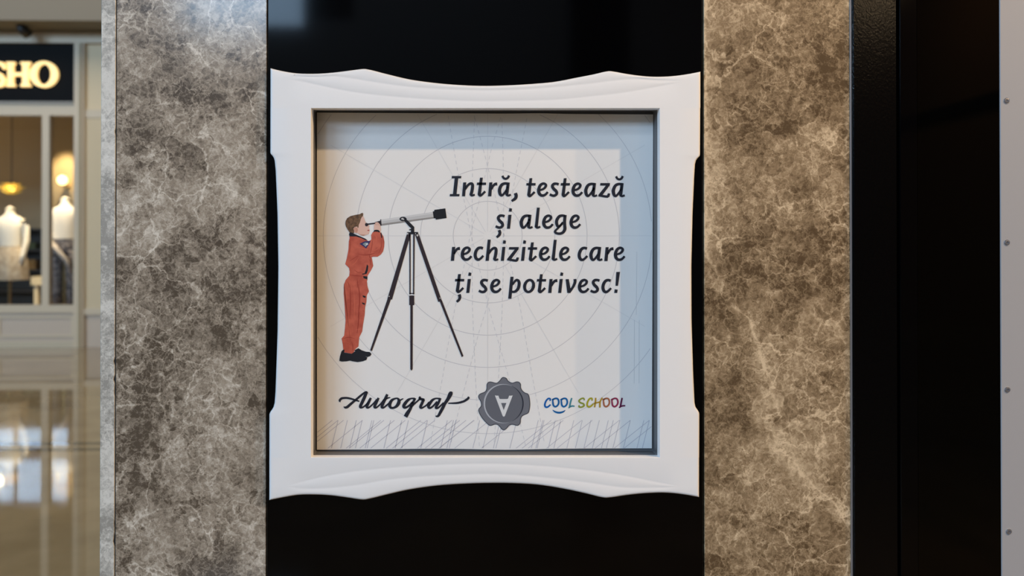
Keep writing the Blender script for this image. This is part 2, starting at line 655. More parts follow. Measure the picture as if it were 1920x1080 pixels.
def rect_loop(x0, x1, y0, y1, back, r=0.0):
    pts = []
    if r <= 0:
        return [fvert(x0, y0, back), fvert(x1, y0, back), fvert(x1, y1, back), fvert(x0, y1, back)]
    for cx_, cy_, a0 in ((x0 + r, y0 + r, 180), (x1 - r, y0 + r, 270), (x1 - r, y1 - r, 0), (x0 + r, y1 - r, 90)):
        for k in range(5):
            t = math.radians(a0 + 22.5 * k)
            pts.append(fvert(cx_ + r * math.cos(t), cy_ + r * math.sin(t), back))
    return pts


l0 = rect_loop(OX0, OX1, OY0, OY1, 0)
l1 = rect_loop(OX0 + 0.5, OX1 - 0.5, OY0 + 0.5, OY1 - 0.5, 0.0006)
l2 = rect_loop(OX0 + 1.2, OX1 - 1.2, OY0 + 1.0, OY1 - 1.2, 0.0030)
l3 = rect_loop(OX0 + 4.6, OX1 - 4.8, OY0 + 3.8, OY1 - 5.0, LIPD)
for p, q in ((l0, l1), (l1, l2), (l2, l3)):
    for i in range(4):
        j = (i + 1) % 4
        ff.append((p[i], q[i], q[j], p[j]))
frame_root = empty('display_case', (W(910, 530, YF).x, YF, W(910, 930, YF).z))
tag(frame_root, 'white moulded display case surround with wavy top and bottom edges', 'display case')
FO = frame_root.location.copy()


def under(root, o):
    o.parent = root
    o.matrix_parent_inverse = Euler((0, 0, 0)).to_matrix().to_4x4()
    for v in o.data.vertices:
        v.co -= root.location
    return o


moul = under(frame_root, mesh_obj('moulding', fv, ff, M_WHITE, None, True))
moul.data.materials[0] = M_WHITE
for p in moul.data.polygons:
    p.use_smooth = True
try:
    moul.data.set_sharp_from_angle(angle=math.radians(38))
except Exception:
    pass

# dark tray: four walls and a back
fv2, ff2 = [], []


def tv(px, py, Y):
    fv2.append(W(px, py, Y))
    return len(fv2) - 1


def tray_loop(x0, x1, y0, y1, Y, r):
    pts = []
    for cx_, cy_, a0 in ((x0 + r, y0 + r, 180), (x1 - r, y0 + r, 270), (x1 - r, y1 - r, 0), (x0 + r, y1 - r, 90)):
        for k in range(4):
            t = math.radians(a0 + 30 * k)
            pts.append(tv(cx_ + r * math.cos(t), cy_ + r * math.sin(t), Y))
    return pts


YL = YF + LIPD
YBK = YP + 0.0035
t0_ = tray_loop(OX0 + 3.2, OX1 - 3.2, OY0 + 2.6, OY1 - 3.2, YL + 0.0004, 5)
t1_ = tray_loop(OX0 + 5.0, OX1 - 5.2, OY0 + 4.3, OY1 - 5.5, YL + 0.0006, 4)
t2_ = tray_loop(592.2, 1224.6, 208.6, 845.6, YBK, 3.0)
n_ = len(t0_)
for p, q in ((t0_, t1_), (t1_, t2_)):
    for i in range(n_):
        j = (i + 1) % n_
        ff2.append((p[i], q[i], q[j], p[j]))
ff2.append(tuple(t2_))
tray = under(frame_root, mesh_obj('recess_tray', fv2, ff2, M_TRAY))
tag(tray, 'dark grey inner walls of the recess')

# ------------------------------------------------------------------ poster
def wavy(x):
    return 843.2 - (x - 594) / 628 * 2.6 + 1.6 * math.exp(-((x - 955) / 60.0) ** 2) - 0.8 * math.exp(-((x - 800) / 70.0) ** 2)


def wavt(x):
    return 211.0 + (x - 594) / 628 * 3.6 + 1.0 * math.exp(-((x - 1010) / 40.0) ** 2) * -1.0


xs_ = np.linspace(594.2, 1222.2, 64)
pv, pf = [], []
for x in xs_:
    xa = x + (1.6 if x > 1221 else 0)
    for Y in (YP, YP + 0.0006):
        pv.append(W(xa + (0 if x < 1221 else 0.8), wavt(x), Y))
        pv.append(W(x, wavy(x), Y))
for i in range(len(xs_) - 1):
    a = i * 4
    b_ = a + 4
    pf += [(a, a + 1, b_ + 1, b_), (a + 2, b_ + 2, b_ + 3, a + 3), (a, b_, b_ + 2, a + 2), (a + 1, a + 3, b_ + 3, b_ + 1)]
pf += [(0, 2, 3, 1), (a + 4, a + 5, a + 7, a + 6)]
poster = mesh_obj('poster', pv, pf, M_PAPER)
tag(poster, 'square white poster of a child at a telescope inside the white frame', 'poster')

LAYER = 0.00012


class Ink:
    """flat print on the poster, traced in its own plane"""
    def __init__(self):
        self.v, self.f = [], []

    def poly(self, pts, o=(0, 0), s=1.0, layer=3):
        n = len(self.v)
        Y = YP - LAYER * layer
        self.v += [W(o[0] + x / s, o[1] + y / s, Y) for x, y in pts]
        self.f.append(tuple(range(n, n + len(pts))))
        return self

    def ribbon(self, pts, o=(0, 0), s=1.0, layer=3, sub=6, closed=False, smooth=True, wk=1.0):
        p = np.array([(x, y, w) for x, y, w in pts], float)
        if smooth and len(p) > 2:
            if closed:
                q = np.vstack([p[-1], p, p[0], p[1]])
            else:
                q = np.vstack([2 * p[0] - p[1], p, 2 * p[-1] - p[-2]])
            out = []
            for i in range(1, len(q) - 2):
                for k in range(sub):
                    t = k / sub
                    out.append(0.5 * (2 * q[i] + (q[i + 1] - q[i - 1]) * t + (2 * q[i - 1] - 5 * q[i] + 4 * q[i + 1] - q[i + 2]) * t * t
                                      + (3 * q[i] - q[i - 1] - 3 * q[i + 1] + q[i + 2]) * t ** 3))
            if not closed:
                out.append(q[-2])
            p = np.array(out)
        n = len(p)
        Y = YP - LAYER * layer
        base = len(self.v)
        for i in range(n):
            if closed:
                d = p[(i + 1) % n, :2] - p[i - 1, :2]
            else:
                d = p[min(i + 1, n - 1), :2] - p[max(i - 1, 0), :2]
            L_ = math.hypot(*d) or 1.0
            nx, ny = -d[1] / L_, d[0] / L_
            w = p[i, 2] / 2 * wk
            self.v.append(W(o[0] + (p[i, 0] + nx * w) / s, o[1] + (p[i, 1] + ny * w) / s, Y))
            self.v.append(W(o[0] + (p[i, 0] - nx * w) / s, o[1] + (p[i, 1] - ny * w) / s, Y))
        m_ = n if closed else n - 1
        for i in range(m_):
            a, b_ = base + 2 * i, base + 2 * ((i + 1) % n)
            self.f.append((a, b_, b_ + 1, a + 1))
        return self

    def disc(self, cx, cy, rx, ry, o=(0, 0), s=1.0, layer=3, n=32):
        return self.poly([(cx + rx * math.cos(2 * math.pi * k / n), cy + ry * math.sin(2 * math.pi * k / n)) for k in range(n)], o, s, layer)

    def build(self, name, m, parent=None, label=None):
        ob = mesh_obj(name, self.v, self.f, m, parent or poster)
        if label:
            ob['label'] = label
        return ob


def ink(name, c, rough=0.5):
    return mat('ink_' + name, c, rough, spec=0.3)


PX0, PX1, PY0, PY1 = 595.0, 1221.5, 213.5, 840.5
I_LINE = ink('pale_line', (200, 199, 203))
I_FAINT = ink('faint_line', (222, 221, 221))
I_DASH = ink('dash', (207, 207, 212))
I_HATCH = ink('hatch', (194, 193, 203))
I_TEXT = ink('navy_black', (33, 36, 48))

CC = (914.4, 442.0)
for r_ in (64.6, 126, 186.4, 246.8, 308.2, 371):
    k = Ink()
    n = max(60, int(r_ * 1.4))
    run = []
    for i in range(n + 1):
        t = 2 * math.pi * i / n
        x, y = CC[0] + r_ * math.cos(t), CC[1] + r_ * math.sin(t)
        inside = PX0 < x < PX1 and PY0 < y < PY1
        if inside:
            run.append((x, y, 1.05 if r_ < 300 else 0.9))
        if (not inside or i == n) and len(run) > 1:
            k.ribbon(run, layer=1, smooth=False)
            run = []
            if r_ > 330:
                k.build('printed_arc', I_LINE)
                k = Ink()
        elif not inside:
            run = []
    if k.f:
        k.build('printed_circle', I_LINE)
k = Ink()
for a in range(0, 360, 30):
    c_, s_ = math.cos(math.radians(a)), math.sin(math.radians(a))
    tmax = 1e9
    for lo, hi, c0, d in ((PX0, PX1, CC[0], c_), (PY0, PY1, CC[1], s_)):
        if abs(d) > 1e-6:
            tmax = min(tmax, ((hi if d > 0 else lo) - c0) / d)
    tmax = min(tmax, 340)
    k.ribbon([(CC[0] + 8 * c_, CC[1] + 8 * s_, 0.8), (CC[0] + tmax * c_, CC[1] + tmax * s_, 0.8)], layer=1.5, smooth=False)
tag(k.build('printed_rays', I_FAINT), kind='stuff')
dashes = [[(840, 217), (858, 320), (876, 402), (884, 443), (902, 516), (918, 583), (935, 643), (951, 697), (970, 770), (986, 838)],
          [(890, 217), (886, 320), (885, 440), (886, 580), (892, 716), (899, 838)],
          [(890, 220), (908, 287), (928, 365), (945, 440), (959, 502), (975, 574), (988, 648), (998, 705), (1012, 780), (1022, 838)],
          [(939, 220), (922, 277), (900, 370), (888, 417), (880, 450), (868, 509), (853, 578), (838, 658), (830, 707), (816, 780), (806, 838)],
          [(941, 222), (943.5, 300), (944.5, 395), (944, 496), (941, 600), (935, 705), (926, 838)],
          [(988, 222), (968, 323), (957, 382), (937, 474), (928, 511), (911, 582), (898, 623), (880, 693), (860, 770), (844, 838)]]
k = Ink()
for dl in dashes:
    ys = np.arange(dl[0][1], dl[-1][1] - 8, 12.0)
    for y in ys:
        y2 = y + 7.0
        f_ = lambda q: float(np.interp(q, [p[1] for p in dl], [p[0] for p in dl]))
        k.ribbon([(f_(y), y, 0.85), (f_(y2), y2, 0.85)], layer=1.8, smooth=False)
tag(k.build('printed_dashes', I_DASH), kind='stuff')
# hatching along the foot of the poster
k = Ink()
HB0, HB1 = 788.0, 840.4


def hatch(xtop, dxdy, w):
    a = (xtop, HB0)
    xb_ = xtop + dxdy * (HB1 - HB0)
    y0, y1 = HB0, HB1
    x0, x1 = xtop, xb_
    if x1 < PX0:
        y1 = HB0 + (PX0 - xtop) / dxdy
        x1 = PX0
    if x0 > PX1:
        y0 = HB0 + (PX1 - xtop) / dxdy
        x0 = PX1
    if y1 - y0 > 2:
        k.ribbon([(x0, y0, w), (x1, y1, w)], layer=2, smooth=False)


for t in (95, 215, 330, 405, 530, 555, 770, 915, 1000, 1245, 1500, 1580, 1610):
    hatch(620 + t / 6.857, -0.24, 1.15)
for t in (20, 95, 165, 410, 645, 685, 820, 960, 1160, 1240, 1340, 1560, 1660, 1740, 1840):
    hatch(620 + t / 6.857, -1.24, 1.15)
for t in (105, 205, 310, 335, 475, 690, 735, 748, 860, 915, 1045, 1130, 1215, 1300, 1390, 1440, 1505, 1610, 1745, 1800):
    hatch(880 + t / 5.333, -0.25, 1.0)
for t in (50, 205, 475, 820, 880, 940, 1125, 1230, 1500, 1610, 1800, 1900):
    hatch(880 + t / 5.333, -1.26, 1.0)
tag(k.build('printed_hatching', I_HATCH), kind='stuff')
k = Ink()
for x in (1189.5, 1198.5):
    k.ribbon([(x, 600, 0.7), (x - 0.5, 719, 0.7)], layer=2, smooth=False)
k.ribbon([(1194, 472, 0.7), (1193, 590, 0.7)], layer=2, smooth=False)
tag(k.build('thin_marks', ink('thin_mark', (205, 207, 210))), kind='stuff')  # thin grey upright lines near the poster's right edge

# ---- headline: strokes traced in tenths of a pixel from the photograph
TA, TB_, TC_, TD, TE, TF = (840, 320), (985, 320), (880, 380), (840, 440), (840, 490), (985, 490)
n_arch = [(318, 352, 40), (365, 282, 46), (410, 245, 48), (448, 245, 52), (461, 280, 56), (454, 350, 58), (442, 410, 58), (432, 446, 56),
          (452, 465, 40), (502, 450, 36)]
G = {
    'I': (TA, [('p', [(72, 100), (250, 100), (246, 143), (69, 143)]), ('p', [(36, 438), (216, 438), (212, 480), (32, 480)]),
               ('p', [(126, 140), (192, 140), (160, 440), (92, 440)])]),
    'n': (TA, [('p', [(285, 220), (342, 218), (320, 480), (262, 480)]), ('s', n_arch)]),
    't': (TA, [('p', [(600, 132), (652, 130), (618, 430), (558, 430)]),
               ('s', [(588, 425, 60), (588, 448, 58), (607, 464, 50), (643, 442, 42), (697, 388, 42)]),
               ('p', [(545, 222), (716, 222), (712, 268), (540, 268)])]),
    'r': (TA, [('p', [(775, 220), (832, 218), (812, 480), (750, 480)]),
               ('s', [(812, 352, 34), (845, 288, 44), (880, 254, 50), (922, 248, 58)])]),
    'a': (TA, [('s', [(1130, 247, 50), (1065, 239, 48), (1005, 268, 56), (967, 350, 62), (974, 428, 60), (1002, 462, 50), (1038, 443, 42),
                      (1090, 372, 38), (1120, 300, 30)]),
               ('s', [(1131, 220, 56), (1115, 340, 58), (1104, 430, 58), (1106, 452, 52), (1132, 466, 40), (1178, 449, 38)])]),
    'breve': (TA, [('s', [(1020, 95, 42), (1040, 134, 42), (1080, 152, 42), (1120, 134, 42), (1145, 90, 42)])]),
    ',': (TA, [('s', [(1262, 420, 62), (1278, 470, 62), (1260, 522, 58), (1192, 570, 42)])]),
    'e': (TB_, [('s', [(262, 368, 36), (330, 346, 42), (372, 312, 46), (386, 272, 50), (362, 246, 46), (325, 244, 48), (280, 275, 54), (251, 350, 60),
                       (257, 418, 60), (294, 460, 54), (345, 463, 48), (385, 440, 44), (421, 399, 42)])]),
    's': (TB_, [('s', [(626, 258, 50), (585, 244, 46), (535, 250, 52), (507, 288, 56), (530, 338, 58), (574, 380, 58), (590, 424, 54), (563, 460, 50),
                       (515, 468, 48), (458, 444, 46)])]),
    'z': (TB_, [('p', [(1407, 232), (1588, 232), (1582, 280), (1401, 278)]), ('p', [(1512, 276), (1584, 272), (1447, 456), (1369, 482), (1371, 452)]),
                ('p', [(1370, 452), (1445, 452), (1530, 464), (1548, 424), (1592, 428), (1578, 486), (1545, 509), (1500, 506), (1368, 482)])]),
    'idotless': (TC_, [('p', [(732, 228), (790, 226), (762, 488), (704, 488)]), ('p', [(752, 100), (801, 112), (792, 168), (740, 165)])]),
    'l': (TC_, [('p', [(1267, 92), (1321, 92), (1286, 440), (1228, 440)]),
                ('s', [(1257, 432, 58), (1256, 452, 54), (1282, 468, 42), (1331, 449, 38)])]),
    'g': (TC_, [('s', [(1795, 250, 46), (1738, 242, 48), (1682, 262, 56), (1638, 335, 60), (1640, 402, 58), (1664, 448, 50), (1700, 430, 40),
                       (1757, 365, 36)]),
                ('s', [(1798, 230, 56), (1786, 340, 58), (1788, 420, 58), (1790, 500, 60), (1752, 560, 52), (1690, 580, 48), (1630, 570, 46),
                       (1606, 545, 44), (1622, 515, 40), (1662, 478, 38), (1745, 392, 36)])]),
    'comma_below': (TC_, [('s', [(556, 514, 54), (573, 560, 56), (558, 608, 52), (512, 650, 40)])]),
    'c': (TD, [('s', [(656, 257, 52), (610, 243, 48), (560, 260, 54), (521, 320, 58), (510, 390, 60), (530, 448, 58), (570, 467, 50), (615, 443, 44),
                      (662, 393, 42)])]),
    'h': (TD, [('p', [(745, 92), (800, 92), (765, 490), (703, 490)]), ('s', [(x + 441, y + 10, w) for x, y, w in n_arch])]),
    'p': (TE, [('p', [(1170, 290), (1228, 288), (1188, 700), (1128, 700)]),
               ('s', [(1210, 438, 34), (1248, 382, 42), (1288, 350, 48), (1324, 372, 54), (1334, 430, 58), (1314, 510, 58), (1268, 560, 50),
                      (1225, 572, 44), (1192, 566, 40)])]),
    'o': (TE, [('c', [(1520 + 83 * math.cos(t) - 14 * math.sin(t), 462 + 112 * math.sin(t), 54 + 5 * abs(math.cos(t)) - 8 * abs(math.sin(t)))
                      for t in [2 * math.pi * i / 14 for i in range(14)]])]),
    'v': (TF, [('p', [(755, 335), (815, 333), (847, 512), (838, 592), (786, 592)]),
               ('s', [(928, 332, 54), (932, 385, 54), (896, 475, 48), (822, 584, 46)])]),
    '!': (TF, [('p', [(1705, 200), (1775, 197), (1738, 458), (1690, 458)]), ('p', [(1675, 523), (1732, 530), (1722, 592), (1668, 592)])]),
    'comma_below2': (TE, [('s', [(208, 620, 56), (222, 665, 56), (208, 717, 50), (162, 760, 42)])]),
}


def put_glyph(kk, g, dx=0.0, dy=0.0):
    o, parts = G[g]
    o = (o[0] + dx, o[1] + dy)
    for kind, pts in parts:
        if kind == 'p':
            kk.poly(pts, o, 10.0, 5)
        else:
            kk.ribbon(pts, o, 10.0, 5, closed=(kind == 'c'))


WORDS = [
    [('I', 0, 0), ('n', 0, 0), ('t', 0, 0), ('r', 0, 0), ('a', 0, 0), ('breve', 0, 0), (',', 0, 0)],
    [('t', 92.8, 1), ('e', 0, 0), ('s', 0, 0), ('t', 157.2, 1), ('e', 64.5, 0.2), ('a', 161.8, 1), ('z', 0, 0), ('a', 213.5, 1.2), ('breve', 213.2, 1.1)],
    [('s', -101.5, 59.8), ('comma_below', 0, 0), ('idotless', 0, 0)],
    [('a', 40.8, 60.5), ('l', 0, 0), ('e', 9.5, 60.2), ('g', 0, 0), ('e', 60.8, 60.2)],
    [('r', -69.8, 121), ('e', -143.2, 120.2), ('c', 0, 0), ('h', 0, 0), ('idotless', -11.4, 60.2), ('z', -171, 120), ('idotless', 26.4, 60.2),
     ('t', 95.7, 121.3), ('e', 3.5, 120.3), ('l', 31.7, 60.3), ('e', 41.3, 120.4)],
    [('c', 195, 0.5), ('a', 171.5, 121), ('r', 218, 121.5), ('e', 144, 120.5)],
    [('t', -41, 180.8), ('comma_below2', 0, 0), ('idotless', -76.2, 120.4)],
    [('s', -133, 180.6), ('e', -88, 180.8)],
    [('p', 0, 0), ('o', 0, 0), ('t', 112.5, 181), ('r', 112.8, 181.2), ('idotless', 96.1, 120.4), ('v', 0, 0), ('e', 76.5, 180.8), ('s', 76.5, 180.6),
     ('c', 239.5, 60.8), ('!', 0, 0)],
]
for wd in WORDS:
    k = Ink()
    for g, dx, dy in wd:
        put_glyph(k, g, dx, dy)
    k.build('printed_word', I_TEXT)

# ---- script logo
SG, SH = (630, 720), (740, 720)
k = Ink()
for pts in (
    [(100, 408, 12), (84, 372, 50), (120, 328, 52), (180, 314, 46), (260, 315, 46), (360, 338, 42), (450, 366, 38), (525, 390, 28)],
    [(172, 508, 14), (205, 528, 46), (255, 516, 60), (330, 450, 58), (440, 360, 50), (560, 258, 48), (655, 186, 40), (705, 178, 30)],
    [(692, 172, 66), (640, 300, 72), (580, 430, 70), (548, 505, 68), (564, 530, 48), (612, 518, 38), (680, 462, 34), (745, 375, 34)],
    [(784, 312, 50), (740, 400, 62), (695, 505, 62), (712, 534, 46), (760, 515, 38), (850, 430, 34), (915, 345, 30)],
    [(958, 312, 50), (910, 410, 62), (868, 505, 62), (886, 534, 46), (930, 515, 38), (1010, 440, 34), (1080, 345, 30)],
    [(1154, 232, 56), (1100, 350, 64), (1034, 498, 66), (1048, 534, 48), (1090, 520, 40), (1165, 455, 36), (1205, 420, 30)],
    [(1100, 348, 40), (1160, 318, 34), (1222, 303, 20)],
    [(1436, 372, 36), (1480, 345, 30), (1516, 328, 18)],
    [(1772, 332, 50), (1700, 325, 34), (1622, 360, 60), (1545, 450, 74), (1524, 508, 70), (1560, 531, 54), (1640, 490, 44), (1725, 405, 44)],
    [(1782, 318, 50), (1722, 440, 60), (1672, 555, 66), (1606, 660, 88), (1563, 738, 88)],
):
    k.ribbon(pts, SG, 12.0, 5)
k.ribbon([(1340, 325, 36), (1255, 368, 62), (1207, 460, 76), (1230, 528, 58), (1290, 536, 48), (1360, 500, 64), (1408, 430, 80), (1415, 368, 66),
          (1388, 328, 42)], SG, 12.0, 5, closed=True)
for pts in (
    [(365, 515, 50), (450, 440, 40), (520, 378, 38), (590, 315, 36)],
    [(572, 280, 36), (566, 325, 58), (630, 348, 58), (672, 350, 44)],
    [(655, 345, 62), (612, 440, 64), (580, 515, 62), (602, 540, 44), (650, 520, 38), (720, 470, 34), (775, 405, 34)],
    [(1012, 332, 44), (930, 325, 34), (852, 360, 56), (782, 450, 70), (760, 508, 66), (792, 540, 50), (860, 500, 42), (955, 395, 40)],
    [(1032, 318, 46), (980, 430, 60), (928, 525, 58), (956, 545, 44), (1010, 510, 38), (1100, 420, 34)],
    [(1262, 168, 50), (1258, 215, 96), (1200, 335, 78), (1130, 440, 70), (1080, 540, 72), (1022, 648, 66), (985, 712, 56), (945, 727, 40), (918, 716, 18)],
    [(1203, 432, 22), (1300, 432, 36), (1420, 425, 46), (1540, 395, 50), (1620, 350, 52), (1662, 312, 50), (1648, 285, 24)],
):
    k.ribbon(pts, SH, 12.0, 5)
k.build('printed_script', I_TEXT, label='black brush-script lettering')

# ---- grey seal
SJ, sj = (890, 700), 1080 / 112.0
OUT = [(525, 75), (570, 90), (600, 135), (640, 165), (690, 175), (750, 155), (800, 160), (830, 200), (832, 260), (860, 315), (910, 355), (955, 370),
       (980, 410), (992, 480), (998, 560), (990, 640), (975, 700), (950, 725), (890, 750), (850, 780), (830, 830), (825, 890), (800, 930), (760, 942),
       (700, 925), (650, 925), (610, 950), (580, 990), (545, 1018), (510, 1020), (480, 995), (450, 955), (410, 925), (360, 920), (300, 942), (260, 935),
       (200, 880), (140, 810), (95, 735), (72, 670), (85, 635), (115, 600), (122, 555), (108, 500), (80, 455), (72, 415), (90, 380), (130, 360),
       (180, 340), (210, 310), (222, 260), (222, 210), (240, 170), (285, 155), (340, 168), (390, 178), (430, 160), (470, 115), (495, 82)]
seal = Ink().poly(OUT, SJ, sj, 4).build('printed_seal', ink('seal_grey', (112, 115, 124)), label='scalloped grey seal')
Ink().ribbon([(x, y, 13) for x, y in OUT], SJ, sj, 5, sub=3, closed=True).build('seal_outline', ink('seal_dark', (58, 60, 70)), seal)
Ink().disc(525, 548, 345, 345, SJ, sj, 4.6, 48).build('seal_disc', ink('seal_mid', (101, 104, 113)), seal)
arc = lambda a0, a1, wm: [(525 + 350 * math.cos(math.radians(a)), 548 + 350 * math.sin(math.radians(a)),
                           2 + wm * math.sin(math.pi * (a - a0) / (a1 - a0))) for a in np.linspace(a0, a1, 25)]
Ink().ribbon(arc(75, 295, 26), SJ, sj, 5.5, smooth=False).build('seal_ring', ink('seal_light', (178, 182, 190)), seal)
Ink().ribbon(arc(-65, 65, 20), SJ, sj, 5.5, smooth=False).build('seal_ring', ink('seal_deep', (44, 47, 60)), seal)
lt = Ink()
lt.poly([(366, 398), (400, 404), (428, 403), (526, 668), (541, 760), (530, 782), (514, 780), (503, 762)], SJ, sj, 6)
lt.poly([(688, 398), (655, 404), (624, 403), (524, 668), (511, 760), (522, 782), (538, 780), (549, 762)], SJ, sj, 6.1)
lt.poly([(442, 458), (470, 464), (580, 464), (608, 458), (582, 536), (470, 536)], SJ, sj, 6.2)
lt.build('seal_letter', ink('seal_pale', (222, 224, 226)), seal)

# ---- coloured lettering
SK = (1015, 730)
ring_o = [(262, 240, 30), (312, 205, 36), (368, 215, 38), (392, 280, 38), (374, 350, 38), (320, 390, 38), (276, 366, 38), (262, 305, 38)]
tick_o = [(236, 240, 26), (262, 222, 30), (300, 208, 30)]
sh = lambda pts, d: [(x + d, y, w) for x, y, w in pts]
LOGO = [
    ((0, 92, 172), [[(196, 262, 30), (198, 212, 34), (150, 212, 36), (102, 270, 38), (78, 350, 40), (100, 398, 40), (150, 392, 38), (208, 343, 32)]], 0),
    ((0, 92, 158), [tick_o], ring_o and 1),
    ((0, 97, 164), [sh(tick_o, 192)], 2),
    ((62, 134, 152), [[(685, 195, 34), (656, 290, 36), (636, 392, 34), (610, 418, 28)], [(636, 396, 32), (690, 375, 32), (748, 380, 28)]], 0),
    ((142, 152, 52), [[(968, 245, 28), (950, 200, 30), (890, 215, 34), (846, 260, 36), (880, 300, 36), (945, 325, 38), (960, 368, 38), (900, 400, 36),
                       (846, 392, 32), (852, 355, 24)]], 0),
    ((168, 162, 32), [[(1140, 255, 32), (1136, 203, 34), (1085, 213, 36), (1042, 280, 38), (1030, 358, 40), (1065, 395, 38), (1120, 375, 36), (1172, 322, 28)]], 0),
    ((176, 144, 42), [[(1222, 190, 34), (1216, 290, 36), (1196, 405, 32)], [(1180, 325, 26), (1250, 300, 30), (1318, 285, 32)],
                      [(1374, 188, 30), (1322, 280, 36), (1316, 410, 36)]], 0),
    ((166, 102, 72), [sh(tick_o, 1140)], 3),
    ((140, 42, 78), [sh(tick_o, 1330)], 4),
    ((96, 20, 66), [[(1818, 192, 36), (1796, 290, 38), (1776, 388, 36), (1746, 412, 28)], [(1776, 388, 34), (1830, 372, 34), (1888, 368, 30)]], 0),
]
for i, (c, strokes, rk) in enumerate(LOGO):
    k = Ink()
    for s_ in strokes:
        k.ribbon(s_, SK, 12.0, 5)
    if rk:
        k.ribbon(sh(ring_o, (0, 0, 192, 1140, 1330)[rk]), SK, 12.0, 5, closed=True)
    k.build('logo_letter', ink('logo_%d' % i, c))
Ink().ribbon([(256, 464, 12), (310, 505, 34), (400, 525, 42), (490, 505, 34), (538, 468, 12)], SK, 12.0, 5).build('logo_smile', MATS['ink_logo_1'])

# ---- the printed child in orange overalls
L1, s1 = (620, 380), 6.75
L2, s2 = (620, 530), 6.35
I_OR = ink('orange', (190, 78, 56))
tint_noise(I_OR, (178, 82, 64), (202, 102, 80), 60, 4)
upper = [(240, 447), (236, 425), (275, 420), (330, 425), (400, 448), (445, 468), (480, 487), (515, 468), (512, 410), (530, 375), (560, 362), (620, 366),
         (645, 392), (668, 430), (680, 500), (676, 560), (664, 615), (636, 655), (592, 685), (545, 684), (518, 690), (528, 740), (538, 800), (505, 865),
         (466, 925), (465, 970), (458, 1000), (470, 1050)]
lower_r = [(430, 0), (440, 50), (455, 100), (430, 150), (425, 230), (410, 290), (405, 380), (385, 500), (375, 580), (340, 650), (330, 760), (292, 792),
           (272, 836), (250, 845), (160, 830), (150, 800), (145, 740), (130, 665), (160, 630), (170, 540), (177, 450), (165, 250), (155, 130), (160, 0)]
upper_l = [(165, 1080), (172, 1030), (190, 978), (235, 925), (240, 872), (232, 828), (184, 778), (205, 700), (225, 590), (230, 490)]
c1 = [(L1[0] + x / s1, L1[1] + y / s1) for x, y in upper]
c2 = [(L2[0] + x / s2, L2[1] + y / s2) for x, y in lower_r]
c3 = [(L1[0] + x / s1, L1[1] + y / s1) for x, y in upper_l]
boy = Ink().poly(c1 + c2 + c3, layer=4).build('printed_child', I_OR, label='child in an orange flight suit, printed')
I_HAIR = ink('hair', (118, 88, 62))
tint_noise(I_HAIR, (84, 62, 44), (128, 98, 72), 220, 3)
I_SKIN = ink('skin', (226, 188, 172))
I_SKIN2 = ink('skin_shade', (190, 140, 120))
I_BLK = ink('black', (28, 28, 32))
I_FOLD = ink('orange_fold', (158, 60, 44))
I_LITE = ink('orange_light', (208, 106, 82))
Ink().poly([(390, 183), (410, 168), (425, 200), (440, 240), (455, 262), (470, 280), (493, 298), (484, 316), (493, 345), (490, 366), (480, 396), (450, 408),
            (415, 421), (380, 412), (340, 388), (300, 382), (286, 345), (300, 312), (330, 300), (352, 275), (370, 248), (378, 212)], L1, s1, 4.5).build('face', I_SKIN, boy)
Ink().poly([(185, 272), (190, 230), (210, 195), (250, 170), (310, 155), (370, 145), (385, 135), (402, 128), (413, 142), (406, 170), (390, 188), (380, 215),
            (370, 250), (356, 278), (352, 312), (344, 322), (335, 302), (305, 305), (287, 330), (298, 362), (296, 384), (270, 385), (240, 378), (215, 342),
            (196, 308)], L1, s1, 5).build('hair', I_HAIR, boy)
Ink().poly([(285, 328), (310, 308), (340, 322), (346, 350), (332, 380), (312, 376), (294, 352)], L1, s1, 5.4).build('ear', ink('ear', (206, 156, 136)), boy)
k = Ink().poly([(340, 388), (380, 404), (440, 405), (415, 421), (380, 412)], L1, s1, 5.5)
k.poly([(452, 262), (470, 280), (480, 292), (462, 300)], L1, s1, 5.5)
k.ribbon([(320, 330, 6), (332, 348, 8), (322, 366, 6)], L1, s1, 5.6)
tag(k.build('face_shade', I_SKIN2, boy), kind='stuff')
Ink().poly([(460, 348), (478, 342), (492, 346), (487, 358), (470, 357)], L1, s1, 5.6).build('lips', ink('lips', (186, 92, 88)), boy)
k = Ink().poly([(232, 405), (240, 376), (270, 378), (310, 400), (370, 425), (440, 455), (468, 480), (440, 474), (390, 450), (320, 427), (270, 428), (240, 425)], L1, s1, 5)
k.build('collar', ink('collar', (30, 31, 42)), boy)
k = Ink().poly([(540, 368), (552, 347), (580, 342), (604, 346), (622, 362), (618, 378), (595, 368), (560, 366), (542, 374)], L1, s1, 5.5)
k.build('cuff', I_BLK, boy)
Ink().poly([(630, 388), (640, 374), (652, 430), (650, 450), (640, 442)], L1, s1, 5.5).build('cuff', I_BLK, boy)
Ink().poly([(460, 780), (476, 802), (470, 860), (456, 900), (400, 911), (400, 898), (430, 893), (445, 850)], L1, s1, 5).build('zip', I_BLK, boy)
Ink().poly([(412, 928), (466, 935), (463, 972), (415, 955)], L1, s1, 5).build('belt', I_BLK, boy)
Ink().poly([(380, 150), (418, 160), (414, 182), (384, 172)], L2, s2, 5).build('pocket_tab', I_BLK, boy)
Ink().poly([(373, 235), (407, 246), (404, 264), (376, 252)], L2, s2, 5).build('pocket_tab', I_BLK, boy)
Ink().poly([(548, 290), (553, 262), (568, 250), (588, 246), (604, 252), (624, 275), (632, 300), (636, 350), (627, 372), (600, 350), (560, 346), (546, 350)], L1, s1, 5.3).build('hand', I_SKIN, boy)
k = Ink()
for pts in ([(570, 262, 4), (575, 290, 4)], [(588, 258, 4), (596, 286, 4)], [(604, 264, 4), (612, 290, 4)]):
    k.ribbon(pts, L1, s1, 5.6, smooth=False)
